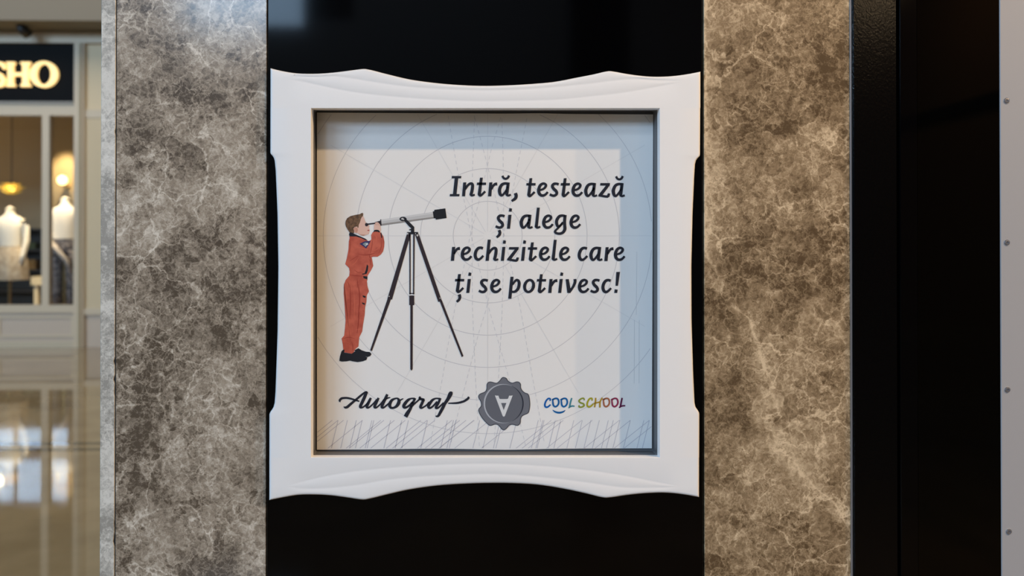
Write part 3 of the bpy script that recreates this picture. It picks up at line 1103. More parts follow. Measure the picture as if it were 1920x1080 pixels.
tag(k.build('finger_lines', I_SKIN2, boy), kind='stuff')
patch = Ink().poly([(365, 522), (400, 503), (440, 486), (506, 485), (480, 535), (448, 580), (420, 556)], L1, s1, 5).build('arm_patch', ink('patch_blue', (52, 48, 98)), boy)
k = Ink().poly([(402, 525), (438, 502), (478, 508), (466, 536), (444, 556)], L1, s1, 5.5)
k.build('patch_figure', ink('patch_grey', (132, 146, 148)), boy)
Ink().poly([(440, 520), (466, 512), (476, 528), (452, 540)], L1, s1, 5.8).poly([(430, 540), (445, 545), (440, 556)], L1, s1, 5.8).build('patch_figure', ink('patch_white', (214, 214, 220)), boy)
k = Ink()
for pts in ([(345, 650, 3), (420, 662, 9), (500, 655, 12), (560, 640, 4)], [(500, 640, 4), (520, 560, 8), (530, 480, 4)], [(490, 660, 6), (500, 720, 12), (505, 790, 5)],
            [(240, 740, 3), (300, 700, 6), (350, 672, 3)], [(240, 915, 4), (330, 925, 10), (410, 930, 5)], [(640, 470, 3), (640, 560, 8), (610, 640, 4)],
            [(300, 850, 3), (340, 880, 7), (400, 885, 3)], [(250, 470, 3), (246, 560, 7), (236, 650, 3)], [(335, 960, 4), (340, 1020, 10), (338, 1075, 4)],
            [(215, 1000, 3), (230, 1040, 7), (235, 1078, 3)]):
    k.ribbon(pts, L1, s1, 4.6)
for pts in ([(330, 20, 6), (345, 180, 14), (335, 340, 9), (325, 420, 4)], [(230, 20, 3), (235, 220, 9), (228, 430, 4)], [(340, 350, 5), (330, 480, 12), (315, 600, 5)],
            [(150, 665, 4), (220, 650, 8), (290, 668, 3)], [(250, 700, 3), (265, 760, 8), (262, 820, 3)], [(395, 300, 4), (385, 330, 6), (395, 345, 4)]):
    k.ribbon(pts, L2, s2, 4.6)
tag(k.build('fold_lines', I_FOLD, boy), kind='stuff')
k = Ink()
for pts in ([(320, 560, 3), (400, 575, 8), (480, 600, 3)], [(530, 610, 3), (590, 590, 7), (630, 540, 3)], [(545, 400, 3), (580, 440, 9), (570, 520, 3)],
            [(250, 800, 3), (300, 770, 6), (360, 690, 3)], [(470, 690, 3), (490, 700, 5), (500, 720, 3)]):
    k.ribbon(pts, L1, s1, 4.7)
for pts in ([(370, 280, 4), (392, 285, 4), (385, 325, 4), (368, 322, 4)], [(275, 100, 3), (285, 250, 8), (280, 420, 3)], [(200, 480, 3), (215, 560, 8), (205, 640, 3)],
            [(300, 560, 3), (340, 555, 6), (360, 545, 3)]):
    k.ribbon(pts, L2, s2, 4.7)
tag(k.build('fold_lines', I_LITE, boy), kind='stuff')
I_SHOE = ink('shoe', (30, 31, 38))
Ink().poly([(285, 803), (330, 780), (370, 805), (420, 822), (465, 825), (486, 850), (470, 874), (435, 886), (400, 868), (340, 864), (300, 842)], L2, s2, 5).build('shoe', I_SHOE, boy)
Ink().poly([(103, 930), (110, 880), (130, 815), (150, 797), (166, 800), (160, 832), (250, 846), (290, 818), (312, 836), (340, 860), (400, 866), (436, 892),
            (425, 920), (380, 936), (320, 946), (260, 936), (230, 928), (190, 936), (130, 939)], L2, s2, 5.3).build('shoe', I_SHOE, boy)

# ---- the printed telescope
TT, st = (690, 380), 10.8
MM, sm = (610, 360), 3.0
tube = Ink().poly([(255, 345), (1312, 190), (1328, 315), (265, 463)], TT, st, 5).build('printed_telescope', ink('tube_silver', (196, 196, 196)), label='silver telescope on a dark tripod, printed')
Ink().poly([(256, 352), (1313, 197), (1316, 222), (258, 380)], TT, st, 5.3).build('tube_sheen', ink('tube_light', (214, 214, 214)), tube)
Ink().poly([(263, 430), (1325, 288), (1328, 315), (265, 463)], TT, st, 5.3).poly([(820, 370), (960, 352), (1000, 338), (960, 360), (840, 388)], TT, st, 5.4).build('tube_shade', ink('tube_dark', (150, 146, 142)), tube)
k = Ink().poly([(1312, 178), (1340, 175), (1345, 145), (1565, 115), (1592, 310), (1375, 342), (1365, 315), (1332, 316)], TT, st, 5.6)
k.build('lens_hood', I_BLK, tube)
k = Ink().poly([(246, 340), (266, 338), (276, 464), (258, 462)], TT, st, 5.6)
k.poly([(560, 246), (600, 235), (630, 228), (638, 290), (612, 290), (600, 262), (565, 258)], L1, s1, 5.1)
k.poly([(468, 264), (562, 252), (564, 268), (470, 280)], L1, s1, 6)
k.poly([(434, 268), (448, 255), (470, 262), (476, 280), (464, 298), (446, 300), (436, 288)], L1, s1, 6)
k.build('eyepiece', ink('eyepiece', (46, 36, 40)), tube)
k = Ink().disc(710, 330, 72, 44, TT, st, 6)
k.poly([(722, 356), (770, 328), (850, 405), (936, 492), (936, 612), (868, 612), (870, 512), (838, 490)], TT, st, 6)
k.poly([(790, 595), (1012, 595), (1018, 640), (790, 640)], TT, st, 6)
k.poly([(832, 540), (870, 530), (870, 556), (838, 560)], TT, st, 6)
k.build('mount', ink('mount', (30, 28, 34)), tube)
k = Ink().poly([(665, 330), (690, 308), (712, 310), (738, 350), (705, 346), (680, 340)], TT, st, 6.4)
I_SCR = ink('screw_pale', (200, 198, 196))
k.build('pivot', I_SCR, tube)
for a_ in ((802, 628, 16, 18, TT, st), (1000, 662, 20, 22, TT, st), (962, 628, 10, 10, TT, st), (359, 587, 3, 3, MM, sm), (645, 597, 3, 3, MM, sm)):
    Ink().disc(*a_, 6.4, 12).build('screw_head', I_SCR, tube)
I_LEG = ink('tripod', (50, 39, 44))
k = Ink().poly([(458, 238), (480, 238), (375, 605), (349, 600)], MM, sm, 5.8)
k.poly([(351, 598), (369, 603), (262, 895), (252, 890)], MM, sm, 5.8)
k.build('tripod_leg', I_LEG, tube)
k = Ink().poly([(504, 238), (526, 238), (656, 614), (635, 618)], MM, sm, 5.8)
k.poly([(642, 612), (656, 610), (777, 923), (767, 928)], MM, sm, 5.8)
k.build('tripod_leg', I_LEG, tube)
k = Ink().poly([(472, 238), (480, 238), (480, 576), (473, 576)], MM, sm, 5.8)
k.poly([(494, 238), (503, 238), (500, 576), (493, 576)], MM, sm, 5.8)
k.poly([(472, 582), (500, 582), (500, 636), (472, 636)], MM, sm, 5.8)
k.poly([(472, 568), (501, 568), (501, 573), (472, 573)], MM, sm, 5.8)
k.poly([(478, 634), (492, 634), (491, 996), (485, 1005), (478, 996)], MM, sm, 5.8)
k.build('tripod_leg', I_LEG, tube)

# ------------------------------------------------------------------ right of the marble
d0 = MB().box(WX(1599.6, -0.006), WX(1683.5, -0.006), -0.006, 0.06, ZB, ZT, 0.0025).build('door_1', M_BLACK2)
tag(d0, kind='structure')
jm = MB().box(WX(1683.0, 0.004), WX(1689.0, 0.004), 0.012, 0.06, ZB, ZT).build('door_groove', M_DARK, d0)
MB().box(WX(1688.4, -0.004), WX(1721.0, -0.004), -0.004, 0.06, ZB, ZT, 0.0012).build('door_stile', M_BLACK, d0)
MB().box(WX(1720.0, -0.001), WX(1876.0, -0.001), -0.001, 0.03, ZB, ZT, 0.0008).build('door_glass', M_BGLASS, d0)
mp0 = empty('metal_panel', (WX(1876.6, -0.003), -0.003, 0.0))
tag(mp0, 'light grey metal panel fixed with screws at the right edge', 'panel')
x0m = WX(1876.4, -0.003)
under(mp0, MB().box(x0m, x0m + 0.75, -0.003, 0.02, ZB + 0.02, ZT, 0.0012).build('sheet', M_METAL))


def screw(x, z, y):
    n = 16
    v, f = [], []
    prof = [(0.0052, 0.0), (0.0052, 0.0006), (0.0046, 0.0014), (0.0028, 0.0018), (0.0026, 0.0006), (0.0, 0.0006)]
    for r_, h in prof:
        for j in range(n):
            t = 2 * math.pi * j / n
            v.append((x + r_ * math.cos(t), y - h, z + r_ * math.sin(t)))
    for i in range(len(prof) - 1):
        for j in range(n):
            a, b_ = i * n + j, i * n + (j + 1) % n
            f.append((a, b_, b_ + n, a + n))
    return v, f


for sx_, sy_ in ((1887.3, 189), (1888, 455), (1888.8, 731), (1891.6, 997)):
    p = W(sx_, sy_, -0.003)
    v, f = screw(p.x, p.z, -0.003)
    under(mp0, mesh_obj('screw', v, f, mat('screw_grey', (140, 140, 146), 0.35, metal=0.6)))
    n = 20
    # countersunk dimple ring round the screw
    v = [(p.x + r_ * math.cos(2 * math.pi * j / n), -0.0032 - h, p.z + r_ * math.sin(2 * math.pi * j / n)) for r_, h in ((0.0066, 0.0), (0.006, 0.0005), (0.0053, 0.0)) for j in range(n)]
    f = [(i * n + j, i * n + (j + 1) % n, (i + 1) * n + (j + 1) % n, (i + 1) * n + j) for i in range(2) for j in range(n)]
    under(mp0, mesh_obj('washer', v, f, M_METAL))

# ------------------------------------------------------------------ floor of the hall
M_FLOOR = mat('floor_stone', (150, 144, 120), 0.04, spec=0.5)
tint_noise(M_FLOOR, (134, 116, 87), (158, 140, 108), 2.2, 6, 0.3, 0.7)
M_INLAY = mat('floor_inlay', (96, 84, 62), 0.04, spec=0.55)
base = MB().box(-30, 8, -17, 15, -0.2, -0.02).build('floor', M_CORE)
tag(base, kind='structure')


def floor_y(py, px=90):
    d = ROT @ Vector(((px - CX) / F, (CY - py) / F, -1.0))
    t = -CAM.z / d.z
    return CAM.y + d.y * t


ya, yb_ = floor_y(846), floor_y(829)
yc = floor_y(840), floor_y(835)
MB().box(-30, 8, -17, ya, -0.02, 0.0).build('floor_slab', M_FLOOR, base)
MB().box(-30, 8, ya + 0.004, yc[0] - 0.003, -0.02, 0.0).build('inlay_strip', M_INLAY, base)
MB().box(-30, 8, yc[0], yc[1], -0.02, 0.0).build('inlay_strip', M_FLOOR, base)
MB().box(-30, 8, yc[1] + 0.003, yb_ - 0.004, -0.02, 0.0).build('inlay_strip', M_INLAY, base)
MB().box(-30, 8, yb_, 15, -0.02, 0.0).build('floor_slab', M_FLOOR, base)

# ------------------------------------------------------------------ the shop opposite
YS = floor_y(651, 80)
print('shop plane', YS)
X = lambda px, Y=None: WX(px, YS if Y is None else Y, 400)
Z = lambda py, Y=None: WZ(py, YS if Y is None else Y, 75)
M_TRIM = mat('shop_trim', (198, 181, 154), 0.5)
M_SIDE = mat('shop_siding', (212, 192, 156), 0.6)
M_LOW = mat('shop_lower', (190, 172, 152), 0.5)
M_GLASS = bpy.data.materials.new('shop_glass')
M_GLASS.use_nodes = True
nt = M_GLASS.node_tree
for n in list(nt.nodes):
    if n.type == 'BSDF_PRINCIPLED':
        nt.nodes.remove(n)
tr = nt.nodes.new('ShaderNodeBsdfTransparent')
gl_ = nt.nodes.new('ShaderNodeBsdfGlossy')
gl_.inputs['Roughness'].default_value = 0.01
fr = nt.nodes.new('ShaderNodeFresnel')
fr.inputs['IOR'].default_value = 1.5
mx = nt.nodes.new('ShaderNodeMixShader')
nt.links.new(fr.outputs[0], mx.inputs[0])
nt.links.new(tr.outputs[0], mx.inputs[1])
nt.links.new(gl_.outputs[0], mx.inputs[2])
nt.links.new(mx.outputs[0], nt.nodes['Material Output'].inputs['Surface'])

XW0, XW1 = -10.5, 1.5
zs = dict(beam_t=Z(64), sign_t=Z(84), sign_b=Z(194), head_b=Z(217), sill_t=Z(572), sill_b=Z(586), base_t=Z(640))
# wall right of the shop window: lap siding above a panelled base
sw = MB()
sx0 = X(160)
z = Z(580)
while z < Z(222):
    sw.box(sx0, XW1, YS - 0.012, YS + 0.1, z, min(z + 0.034, Z(221)))
    sw.box(sx0, XW1, YS + 0.0, YS + 0.1, z + 0.034, min(z + 0.045, Z(221)))
    z += 0.045
wb = sw.build('wall_back', M_SIDE)
tag(wb, kind='structure')
m_ = MB().box(sx0, XW1, YS, YS + 0.1, Z(208), Z(80)).build('upper_panel', M_SIDE, wb)
MB().box(sx0, XW1, YS - 0.02, YS + 0.1, Z(221), Z(206)).build('band', M_TRIM, wb)
MB().box(sx0, XW1, YS, YS + 0.1, 0.0, Z(580)).build('lower_panel', M_LOW, wb)
MB().box(sx0, XW1, YS - 0.03, YS, Z(590), Z(578)).build('dado_rail', M_TRIM, wb)
MB().box(XW0, XW1, YS - 0.06, YS + 0.1, Z(82), Z(63)).build('cornice', M_TRIM, wb)
MB().box(XW0, XW1, YS - 0.02, YS + 0.1, Z(63), Z(38)).build('frieze', M_SIDE, wb)
MB().box(XW0, XW1, YS - 0.55, YS + 0.1, Z(38, YS - 0.55), 6.6).build('soffit', mat('soffit_paint', (130, 121, 106), 0.8), wb)
MB().box(X(141.5), sx0, YS - 0.05, YS + 0.1, 0.0, Z(82)).build('pilaster', M_TRIM, wb)
MB().box(X(151), X(155.5), YS - 0.075, YS - 0.05, 0.0, Z(82)).build('pilaster_bead', mat('trim_shade', (176, 160, 128), 0.5), wb)
# shop window
win = MB().box(XW0, X(141.5), YS - 0.03, YS + 0.08, zs['head_b'], zs['sign_b']).build('window_1', M_TRIM)
tag(win, kind='structure')
MB().box(XW0, X(141.5), YS - 0.03, YS + 0.08, zs['sill_b'], zs['sill_t']).build('sill', M_TRIM, win)
MB().box(X(80.5), X(94), YS - 0.03, YS + 0.06, zs['sill_t'], zs['head_b']).build('mullion', M_TRIM, win)
MB().box(X(-120), X(-107), YS - 0.03, YS + 0.06, zs['sill_t'], zs['head_b']).build('mullion', M_TRIM, win)
for a, b_ in ((-107, 80.5), (94, 141.5)):
    MB().box(X(a), X(b_), YS + 0.02, YS + 0.028, zs['sill_t'], zs['head_b']).build('pane', M_GLASS, win)
MB().box(XW0, X(-120), YS + 0.02, YS + 0.028, zs['sill_t'], zs['head_b']).build('pane', M_GLASS, win)
lp = MB().box(XW0, X(141.5), YS, YS + 0.08, 0.0, zs['sill_b']).build('stall_riser', M_LOW, win)
for a, b_ in ((-230, -10), (-2, 139)):
    r_ = MB()
    ax, bx_, z0, z1 = X(a), X(b_), Z(632), Z(592)
    r_.box(ax, bx_, YS - 0.014, YS, z1 - 0.03, z1).box(ax, bx_, YS - 0.014, YS, z0, z0 + 0.03)
    r_.box(ax, ax + 0.03, YS - 0.014, YS, z0 + 0.03, z1 - 0.03).box(bx_ - 0.03, bx_, YS - 0.014, YS, z0 + 0.03, z1 - 0.03)
    r_.build('panel_moulding', M_TRIM, lp)
MB().box(XW0, X(141.5), YS - 0.025, YS, 0.0, zs['base_t'] - 0.0).build('plinth', mat('plinth_beige', (190, 176, 150), 0.4), win)
# sign
sgx1 = X(140.5)
sign = MB().box(XW0 + 0.4, sgx1, YS - 0.04, YS + 0.04, zs['sign_b'] + 0.015, zs['sign_t']).build('shop_sign', mat('sign_black', (9, 8, 7), 0.6, spec=0.1))
tag(sign, 'black fascia sign with lit letters over the far shop window', 'sign')
MB().box(XW0 + 0.4, sgx1, YS - 0.055, YS - 0.03, zs['sign_b'] - 0.01, zs['sign_b'] + 0.018).build('sign_rail', mat('rail_silver', (150, 146, 138), 0.6), sign)
M_LET = mat('lit_letter', (255, 222, 150), 0.5, emit=(255, 214, 140), power=1.25)
YLt = YS - 0.085


def letter_obj(polys, name='letter'):
    v, f = [], []
    for pts in polys:
        n = len(v)
        front = [W(a, b_, YLt) for a, b_ in pts]
        m__ = len(pts)
        v += front + [Vector((p.x, YS - 0.04, p.z)) for p in front]
        f.append(tuple(range(n, n + m__)))
        for i in range(m__):
            j = (i + 1) % m__
            f.append((n + i, n + m__ + i, n + m__ + j, n + j))
    return mesh_obj(name, v, f, M_LET, sign)


def quads(a, b_):
    """strip of quads between two outlines"""
    return [[a[i], a[i + 1], b_[i + 1], b_[i]] for i in range(len(a) - 1)]


H = [[(11, 116), (27, 116), (27, 120), (24, 121), (24, 157), (27, 158), (27, 162), (11, 162), (11, 158), (14, 157), (14, 121), (11, 120)],
     [(38, 116), (56, 116), (56, 120), (52, 121), (52, 157), (56, 158), (56, 162), (38, 162), (38, 158), (41.5, 157), (41.5, 121), (38, 120)],
     [(24, 136), (41.5, 136), (41.5, 142), (24, 142)]]
letter_obj(H)
th = np.linspace(0, 2 * math.pi, 33)
oo = [(81.5 + 26 * math.cos(t), 139 + 24.6 * math.sin(t)) for t in th]
oi = [(81.5 + 13.5 * math.cos(t), 139 + 19.5 * math.sin(t)) for t in th]
letter_obj(quads(oo, oi))
sc_ = [(8, 128), (3, 119.5), (-8, 117.5), (-17, 121), (-18, 130), (-10, 137), (0, 142), (5.5, 150), (2, 158), (-8, 161), (-17, 158), (-21, 149)]
sl, sr = [], []
for i, (a, b_) in enumerate(sc_):
    p0, p1 = sc_[max(0, i - 1)], sc_[min(len(sc_) - 1, i + 1)]
    d = (p1[0] - p0[0], p1[1] - p0[1])
    L_ = math.hypot(*d)
    wdt = 4.4 if 3 < i < 9 else 3.2
    sl.append((a - d[1] / L_ * wdt, b_ + d[0] / L_ * wdt))
    sr.append((a + d[1] / L_ * wdt, b_ - d[0] / L_ * wdt))
letter_obj(quads(sl, sr))
# small spotlight under the soffit above the sign
spx = X(40, YS - 0.3)
lampo = empty('spot_lamp', (spx, YS - 0.3, Z(38, YS - 0.55)))
tag(lampo, 'small dark spotlight under the soffit above the black shop sign', 'lamp')
zc_ = WZ(57, YS - 0.3, 40)
under(lampo, MB().tube([(spx, YS - 0.3, Z(38, YS - 0.55)), (spx, YS - 0.3, zc_ + 0.04)], 0.012, 8).build('arm', mat('lamp_black', (36, 33, 30), 0.5)))
under(lampo, MB().tube([(spx - 0.02, YS - 0.34, zc_ + 0.055), (spx, YS - 0.3, zc_ + 0.02), (spx + 0.04, YS - 0.22, zc_ - 0.04)], [0.04, 0.062, 0.066], 14).build('head', MATS['lamp_black'], None, True))

# shop interior
M_INT = mat('shop_wall', (176, 156, 122), 0.8)
M_INTF = mat('shop_floor', (120, 96, 62), 0.5)
YI = YS + 4.2
for nm, bxs in (('wall_shop_back', (XW0, -4.6, YI, YI + 0.1, 0, 4.0)), ('wall_shop_right', (-4.7, -4.6, YS + 0.1, YI, 0, 4.0)),
                ('wall_shop_left', (XW0, XW0 + 0.1, YS + 0.1, YI, 0, 4.0)), ('ceiling_shop', (XW0, -4.6, YS + 0.1, YI, 3.9, 4.0)),
                ('wall_shop_partition', (X(97, YS + 2.5), -4.7, YS + 2.5, YS + 2.6, 0.06, 3.9))):
    tag(MB().box(*bxs).build(nm, M_INT), kind='structure')
tag(MB().box(XW0, -4.6, YS + 0.08, YI, 0.0, 0.06).build('floor_shop', M_INTF), kind='structure')


def mannequin(px, Y, neck_py, name_label, outfit):
    """headless shop dummy on a pole; real height"""
    cx = WX(px, Y, 400)
    zn = WZ(neck_py, Y, px)
    root = empty('mannequin', (cx, Y, 0.06))
    tag(root, name_label, 'mannequin', 'mannequins in the far shop window')
    S = mat('dummy_cream', (236, 226, 204), 0.5)
    top = zn
    b = MB().loft([ell(cx, Y, top - 0.62, 0.14, 0.10), ell(cx, Y, top - 0.50, 0.125, 0.095), ell(cx, Y, top - 0.36, 0.15, 0.115),
                   ell(cx, Y, top - 0.25, 0.165, 0.12), ell(cx, Y, top - 0.16, 0.18, 0.10), ell(cx, Y, top - 0.115, 0.155, 0.085),
                   ell(cx, Y, top - 0.085, 0.085, 0.07), ell(cx, Y, top - 0.05, 0.058, 0.058), ell(cx, Y, top, 0.055, 0.055)])
    under(root, b.build('torso', S, None, True))
    under(root, MB().loft([ell(cx, Y, top, 0.060, 0.060), ell(cx, Y, top + 0.018, 0.060, 0.060), ell(cx, Y, top + 0.03, 0.03, 0.03), ell(cx, Y, top + 0.045, 0.012, 0.012)]).build('neck_cap', S, None, True))
    for s in (-1, 1):
        under(root, MB().tube([(cx + s * 0.165, Y, top - 0.15), (cx + s * 0.21, Y, top - 0.24), (cx + s * 0.235, Y - 0.01, top - 0.45), (cx + s * 0.215, Y - 0.06, top - 0.66),
                               (cx + s * 0.20, Y - 0.08, top - 0.78)], [0.05, 0.052, 0.042, 0.034, 0.026], 12).build('arm', S, None, True))
    if outfit == 'skirt':
        C1 = mat('blouse_white', (240, 232, 214), 0.8)
        C2 = mat('skirt_taupe', (168, 152, 130), 0.85)
        tint_noise(C2, (150, 134, 112), (186, 172, 150), 18)
        under(root, MB().loft([ell(cx, Y, top - 0.52, 0.16, 0.13), ell(cx, Y, top - 0.36, 0.168, 0.13), ell(cx, Y, top - 0.25, 0.178, 0.13), ell(cx, Y, top - 0.15, 0.185, 0.11),
                               ell(cx, Y, top - 0.105, 0.14, 0.09)], False).build('blouse', C1, None, True))
        rings = []
        for q, (zz, rx) in enumerate(((0.50, 0.15), (0.62, 0.20), (0.75, 0.23), (0.90, 0.245), (1.0, 0.25))):
            n = 40
            rings.append([(cx + (rx + 0.012 * q / 4 * math.sin(9 * t)) * math.cos(t), Y + (rx * 0.8 + 0.012 * q / 4 * math.sin(9 * t)) * math.sin(t), top - zz)
                          for t in [2 * math.pi * j / n for j in range(n)]])
        under(root, MB().loft(rings[::-1], False).build('skirt', C2, None, True))
        under(root, MB().tube([(cx, Y, 0.07), (cx, Y, top - 0.6)], 0.02, 10).build('pole', mat('pole_brass', (150, 122, 76), 0.35, metal=0.7)))
    else:
        C1 = mat('top_cream', (240, 228, 206), 0.8)
        C2 = mat('trousers_patterned', (92, 84, 82), 0.85)
        tint_noise(C2, (58, 52, 54), (146, 136, 130), 26, 3, 0.42, 0.6)
        under(root, MB().loft([ell(cx, Y, top - 0.56, 0.162, 0.13), ell(cx, Y, top - 0.36, 0.166, 0.13), ell(cx, Y, top - 0.25, 0.178, 0.13), ell(cx, Y, top - 0.15, 0.185, 0.11),
                               ell(cx, Y, top - 0.105, 0.13, 0.09)], False).build('blouse', C1, None, True))
        under(root, MB().loft([ell(cx, Y, top - 0.80, 0.19, 0.145), ell(cx, Y, top - 0.68, 0.185, 0.145), ell(cx, Y, top - 0.56, 0.15, 0.115), ell(cx, Y, top - 0.53, 0.148, 0.113)]).build('waistband', C2, None, True))
        for s in (-1, 1):
            under(root, MB().loft([ell(cx + s * 0.115, Y, top - 1.50, 0.085, 0.085), ell(cx + s * 0.112, Y, top - 1.30, 0.08, 0.08), ell(cx + s * 0.105, Y, top - 1.05, 0.085, 0.088),
                                   ell(cx + s * 0.10, Y, top - 0.85, 0.098, 0.11), ell(cx + s * 0.095, Y, top - 0.72, 0.10, 0.12)]).build('trouser_leg', C2, None, True))
        sc_m = mat('scarf_grey', (176, 164, 150), 0.9)
        pts = [(cx - 0.14, Y - 0.125, top - 0.60), (cx - 0.02, Y - 0.165, top - 0.72), (cx + 0.10, Y - 0.17, top - 0.86), (cx + 0.18, Y - 0.14, top - 1.05)]
        under(root, MB().tube(pts, [0.03, 0.038, 0.034, 0.02], 10).build('scarf', sc_m, None, True))
        under(root, MB().tube([(cx, Y, 0.07), (cx, Y, top - 0.75)], 0.02, 10).build('pole', mat('pole_brass', (150, 122, 76), 0.35, metal=0.7)))
    under(root, MB().loft([ell(cx, Y, 0.062, 0.17, 0.17), ell(cx, Y, 0.075, 0.17, 0.17), ell(cx, Y, 0.085, 0.05, 0.05)]).build('foot', mat('pole_brass', (150, 122, 76), 0.35, metal=0.7)))
    return root


YMn = YS + 0.75
mannequin(19, YMn, 393, 'headless shop mannequin in a white blouse and taupe skirt behind the far glass', 'skirt')
mannequin(122, YMn + 0.1, 375, 'headless shop mannequin in a cream top and dark patterned trousers', 'trousers')

# display table, shelf unit and lamp in the shop
YT = YS + 1.7
tx0, tx1 = WX(58, YT, 520), WX(160, YT, 520)
tz = WZ(519, YT, 90)
table = empty('display_table', ((tx0 + tx1) / 2, YT, 0.06))
tag(table, 'pale display table behind the mannequins in the far shop', 'table')
M_TAB = mat('table_cream', (214, 196, 156), 0.5)
under(table, MB().box(tx0, tx1, YT, YT + 0.7, tz - 0.13, tz).build('table_top', M_TAB))
for a in (tx0 + 0.03, tx1 - 0.09):
    for c in (YT + 0.03, YT + 0.6):
        under(table, MB().box(a, a + 0.06, c, c + 0.06, 0.06, tz - 0.13).build('leg', M_TAB))
YSH = YI - 0.45
shx0, shx1 = WX(-40, YSH, 450), WX(81, YSH, 450)
shelf = empty('shelf_unit', ((shx0 + shx1) / 2, YSH, 0.06))
tag(shelf, 'dark wooden shelf unit at the back of the far shop', 'shelf')
M_SHF = mat('shelf_dark', (46, 36, 26), 0.6)
zt_ = WZ(428, YSH, 60)
sh_ = MB().box(shx0, shx0 + 0.04, YSH, YSH + 0.4, 0.06, zt_).box(shx1 - 0.04, shx1, YSH, YSH + 0.4, 0.06, zt_).box(shx0, shx1, YSH + 0.38, YSH + 0.4, 0.06, zt_)
under(shelf, sh_.build('carcass', M_SHF))
for q in range(5):
    zz = 0.1 + q * (zt_ - 0.14) / 4
    under(shelf, MB().box(shx0 + 0.04, shx1 - 0.04, YSH + 0.01, YSH + 0.38, zz, zz + 0.035).build('shelf_board', M_SHF))
cols = [((150, 112, 60), 'tan'), ((84, 92, 60), 'olive'), ((170, 140, 96), 'sand'), ((60, 50, 46), 'brown'), ((132, 96, 66), 'rust')]
qn = 0
for lev in (2, 3):
    zz = 0.1 + lev * (zt_ - 0.14) / 4 + 0.036
    for j in range(4):
        xx = shx0 + 0.1 + j * (shx1 - shx0 - 0.2) / 4
        c, nm = cols[(j + lev) % 5]
        hgt = 0.12 + 0.03 * ((j * 3 + lev) % 3)
        g = MB()
        w_ = (shx1 - shx0 - 0.2) / 4 - 0.06
        for kk in range(3):
            z0_ = zz + kk * hgt / 3
            g.loft([[(xx + dx, YSH + 0.05 + dy, z0_ + hh) for dx, dy in ((0.01, 0), (w_ - 0.01, 0), (w_, 0.02), (w_, 0.26), (w_ - 0.01, 0.28), (0.01, 0.28), (0, 0.26), (0, 0.02))]
                    for hh in (0.0, hgt / 3 * 0.5, hgt / 3 - 0.004)])
        go = g.build('folded_clothes', mat('cloth_' + nm, c, 0.9))
        tag(go, 'pile of %s folded clothes on the %s board of the dark shelf unit' % (nm, 'middle' if lev == 2 else 'upper'), 'clothes', 'folded clothes on the far shelf unit')

# flower-shaped hanging lamp
YC = YS + 1.6
lc = Vector((WX(22, YC, 352), YC, WZ(352, YC, 22)))
ch = empty('hanging_lamp', (lc.x, lc.y, lc.z))
tag(ch, 'glowing yellow flower-shaped hanging lamp in the far shop', 'lamp')
under(ch, MB().tube([(lc.x, lc.y, lc.z + 0.05), (lc.x, lc.y, 3.9)], 0.008, 8).build('cord', MATS['lamp_black']))
g = MB()
g.loft([ell(lc.x, lc.y, lc.z + 0.055 * math.sin(t), max(0.002, 0.055 * math.cos(t)), max(0.002, 0.055 * math.cos(t)), 14) for t in np.linspace(-1.5, 1.5, 8)])
under(ch, g.build('bulb', mat('bulb_glow', (255, 226, 120), 0.5, emit=(255, 220, 110), power=5.0), None, True))
M_PET = mat('petal_yellow', (226, 190, 84), 0.5, emit=(226, 190, 70), power=0.35)
for rr_, nn, zz in ((0.13, 8, 0.02), (0.20, 10, -0.03), (0.15, 8, -0.09)):
    for q in range(nn):
        t = 2 * math.pi * (q + 0.5 * (zz < 0)) / nn
        d = Vector((math.cos(t), math.sin(t), 0))
        s = Vector((-math.sin(t), math.cos(t), 0))
        up = Vector((0, 0, 1))
        c0 = lc + up * zz
        pv_ = [c0 + d * 0.05, c0 + d * (rr_ * 0.6) + s * 0.05 + up * 0.02, c0 + d * rr_ + up * 0.05, c0 + d * (rr_ * 0.6) - s * 0.05 + up * 0.02]
        pv_ += [p - up * 0.006 for p in pv_]
        under(ch, mesh_obj('petal', pv_, [(0, 1, 2, 3), (7, 6, 5, 4), (0, 4, 5, 1), (1, 5, 6, 2), (2, 6, 7, 3), (3, 7, 4, 0)], M_PET))
point('hanging_lamp_light', (lc.x, lc.y - 0.3, lc.z - 0.05), 6, (1.0, 0.8, 0.4), 0.05)
# picture light washing the back wall above the right mannequin
spot('wall_washer', (WX(116, YS + 2.2, 300), YS + 2.1, 3.2), (WX(116, YS + 2.5, 330), YS + 2.5, 2.1), 150, (1.0, 0.78, 0.42), 0.05, 60, 0.8)
YWL = YS + 2.5
wl = Vector((WX(117, YWL - 0.14, 338), YWL - 0.14, WZ(338, YWL - 0.14, 117)))
wlo = empty('wall_lamp', (wl.x, YWL, wl.z))
tag(wlo, 'round glowing wall lamp above the mannequin in patterned trousers', 'lamp')
under(wlo, MB().tube([(wl.x, YWL, wl.z - 0.1), (wl.x, YWL - 0.02, wl.z - 0.1)], 0.05, 14).build('back_plate', MATS['pole_brass']))
under(wlo, MB().tube([(wl.x, YWL - 0.02, wl.z - 0.1), (wl.x, wl.y, wl.z - 0.12), (wl.x, wl.y, wl.z - 0.06)], 0.012, 8).build('bracket', MATS['pole_brass']))
gm = MB().loft([ell(wl.x, wl.y, wl.z + 0.075 * math.sin(t), max(0.002, 0.075 * math.cos(t)), max(0.002, 0.075 * math.cos(t)), 18) for t in np.linspace(-1.55, 1.55, 12)])
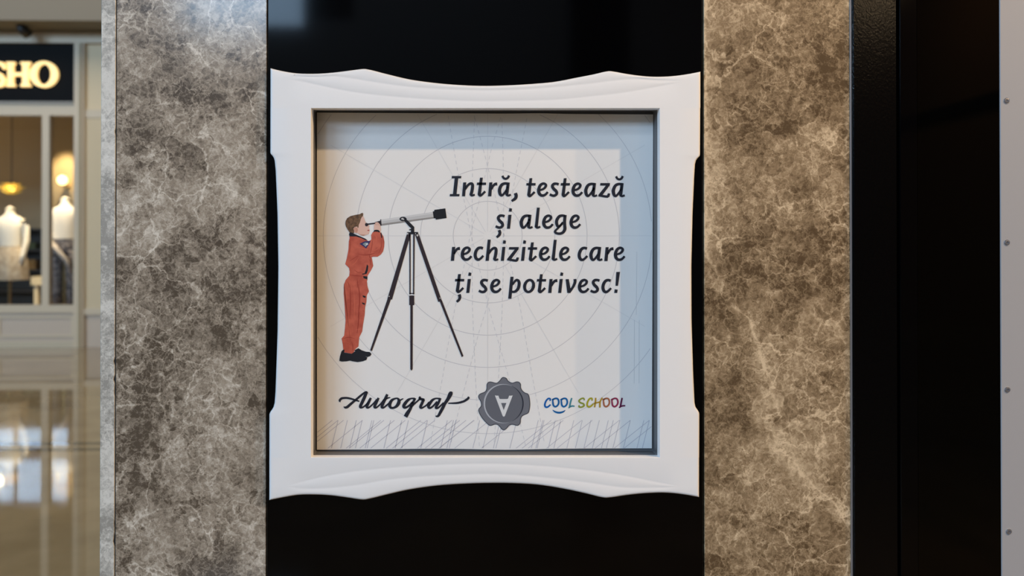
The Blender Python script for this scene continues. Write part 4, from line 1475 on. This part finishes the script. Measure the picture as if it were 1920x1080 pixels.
under(wlo, gm.build('globe', mat('globe_glow', (255, 236, 190), 0.5, emit=(255, 222, 150), power=5.0), None, True))
# spotlights on the two mannequins
for px_ in (19, 122):
    xm = WX(px_, YMn, 400)
    spot('window_spot', (xm + 0.1, YS + 0.35, 3.3), (xm, YMn, 1.9), 360, (1.0, 0.84, 0.6), 0.04, 50, 0.6)

# ------------------------------------------------------------------ the hall behind the camera (seen only in reflections)
M_HALL = mat('hall_wall', (168, 172, 178), 0.85)
hw = MB()
edges = []
for wx in WINX:
    edges.append((wx - 2.3, wx + 2.3))
hw.box(-30, 8, -16.4, -16.0, 0, 6.2).box(-30, 8, -16.4, -16.0, 10.4, 11.2)
prev = -30
for a, b_ in edges:
    hw.box(prev, a, -16.4, -16.0, 6.2, 10.4)
    prev = b_
hw.box(prev, 8, -16.4, -16.0, 6.2, 10.4)
hall = hw.build('wall_hall', M_HALL)
tag(hall, kind='structure')
for wx in WINX:
    fr_ = MB()
    for q in (-0.03, 0.03):
        pass
    fr_.box(wx - 0.07, wx + 0.06, -15.74, -15.66, 6.25, 10.35).box(wx - 2.3, wx + 2.3, -15.74, -15.66, 7.85, 8.45 if wx < -12 else 8.0)
    fr_.build('window_bar', MATS['shelf_dark'], hall)
MB().box(1.1, 1.9, -10.2, -9.4, 0, 9.4).build('column', mat('column_dark', (30, 28, 27), 0.6), hall)
hr = MB().box(8.0, 8.3, -16, -3, 0, 9).build('wall_hall_right', mat('hall_brown', (150, 112, 76), 0.8))
tag(hr, kind='structure')
MB().box(7.9, 8.0, -16, -3, 3.55, 3.75).build('ledge', mat('column_dark', (30, 28, 27), 0.6), hr)
MB().box(7.6, 8.0, -9.2, -8.2, 0, 9).build('pier', MATS['column_dark'], hr)
point('hall_wall_fill', (6.2, -11.0, 5.6), 160, (1.0, 0.72, 0.42), 0.1)  # unseen light added to make the brown wall show in the door glass
ls = [o.name for o in bpy.data.objects if o.type == 'LIGHT']
print('objects', len(bpy.data.objects), 'lights', len(ls))
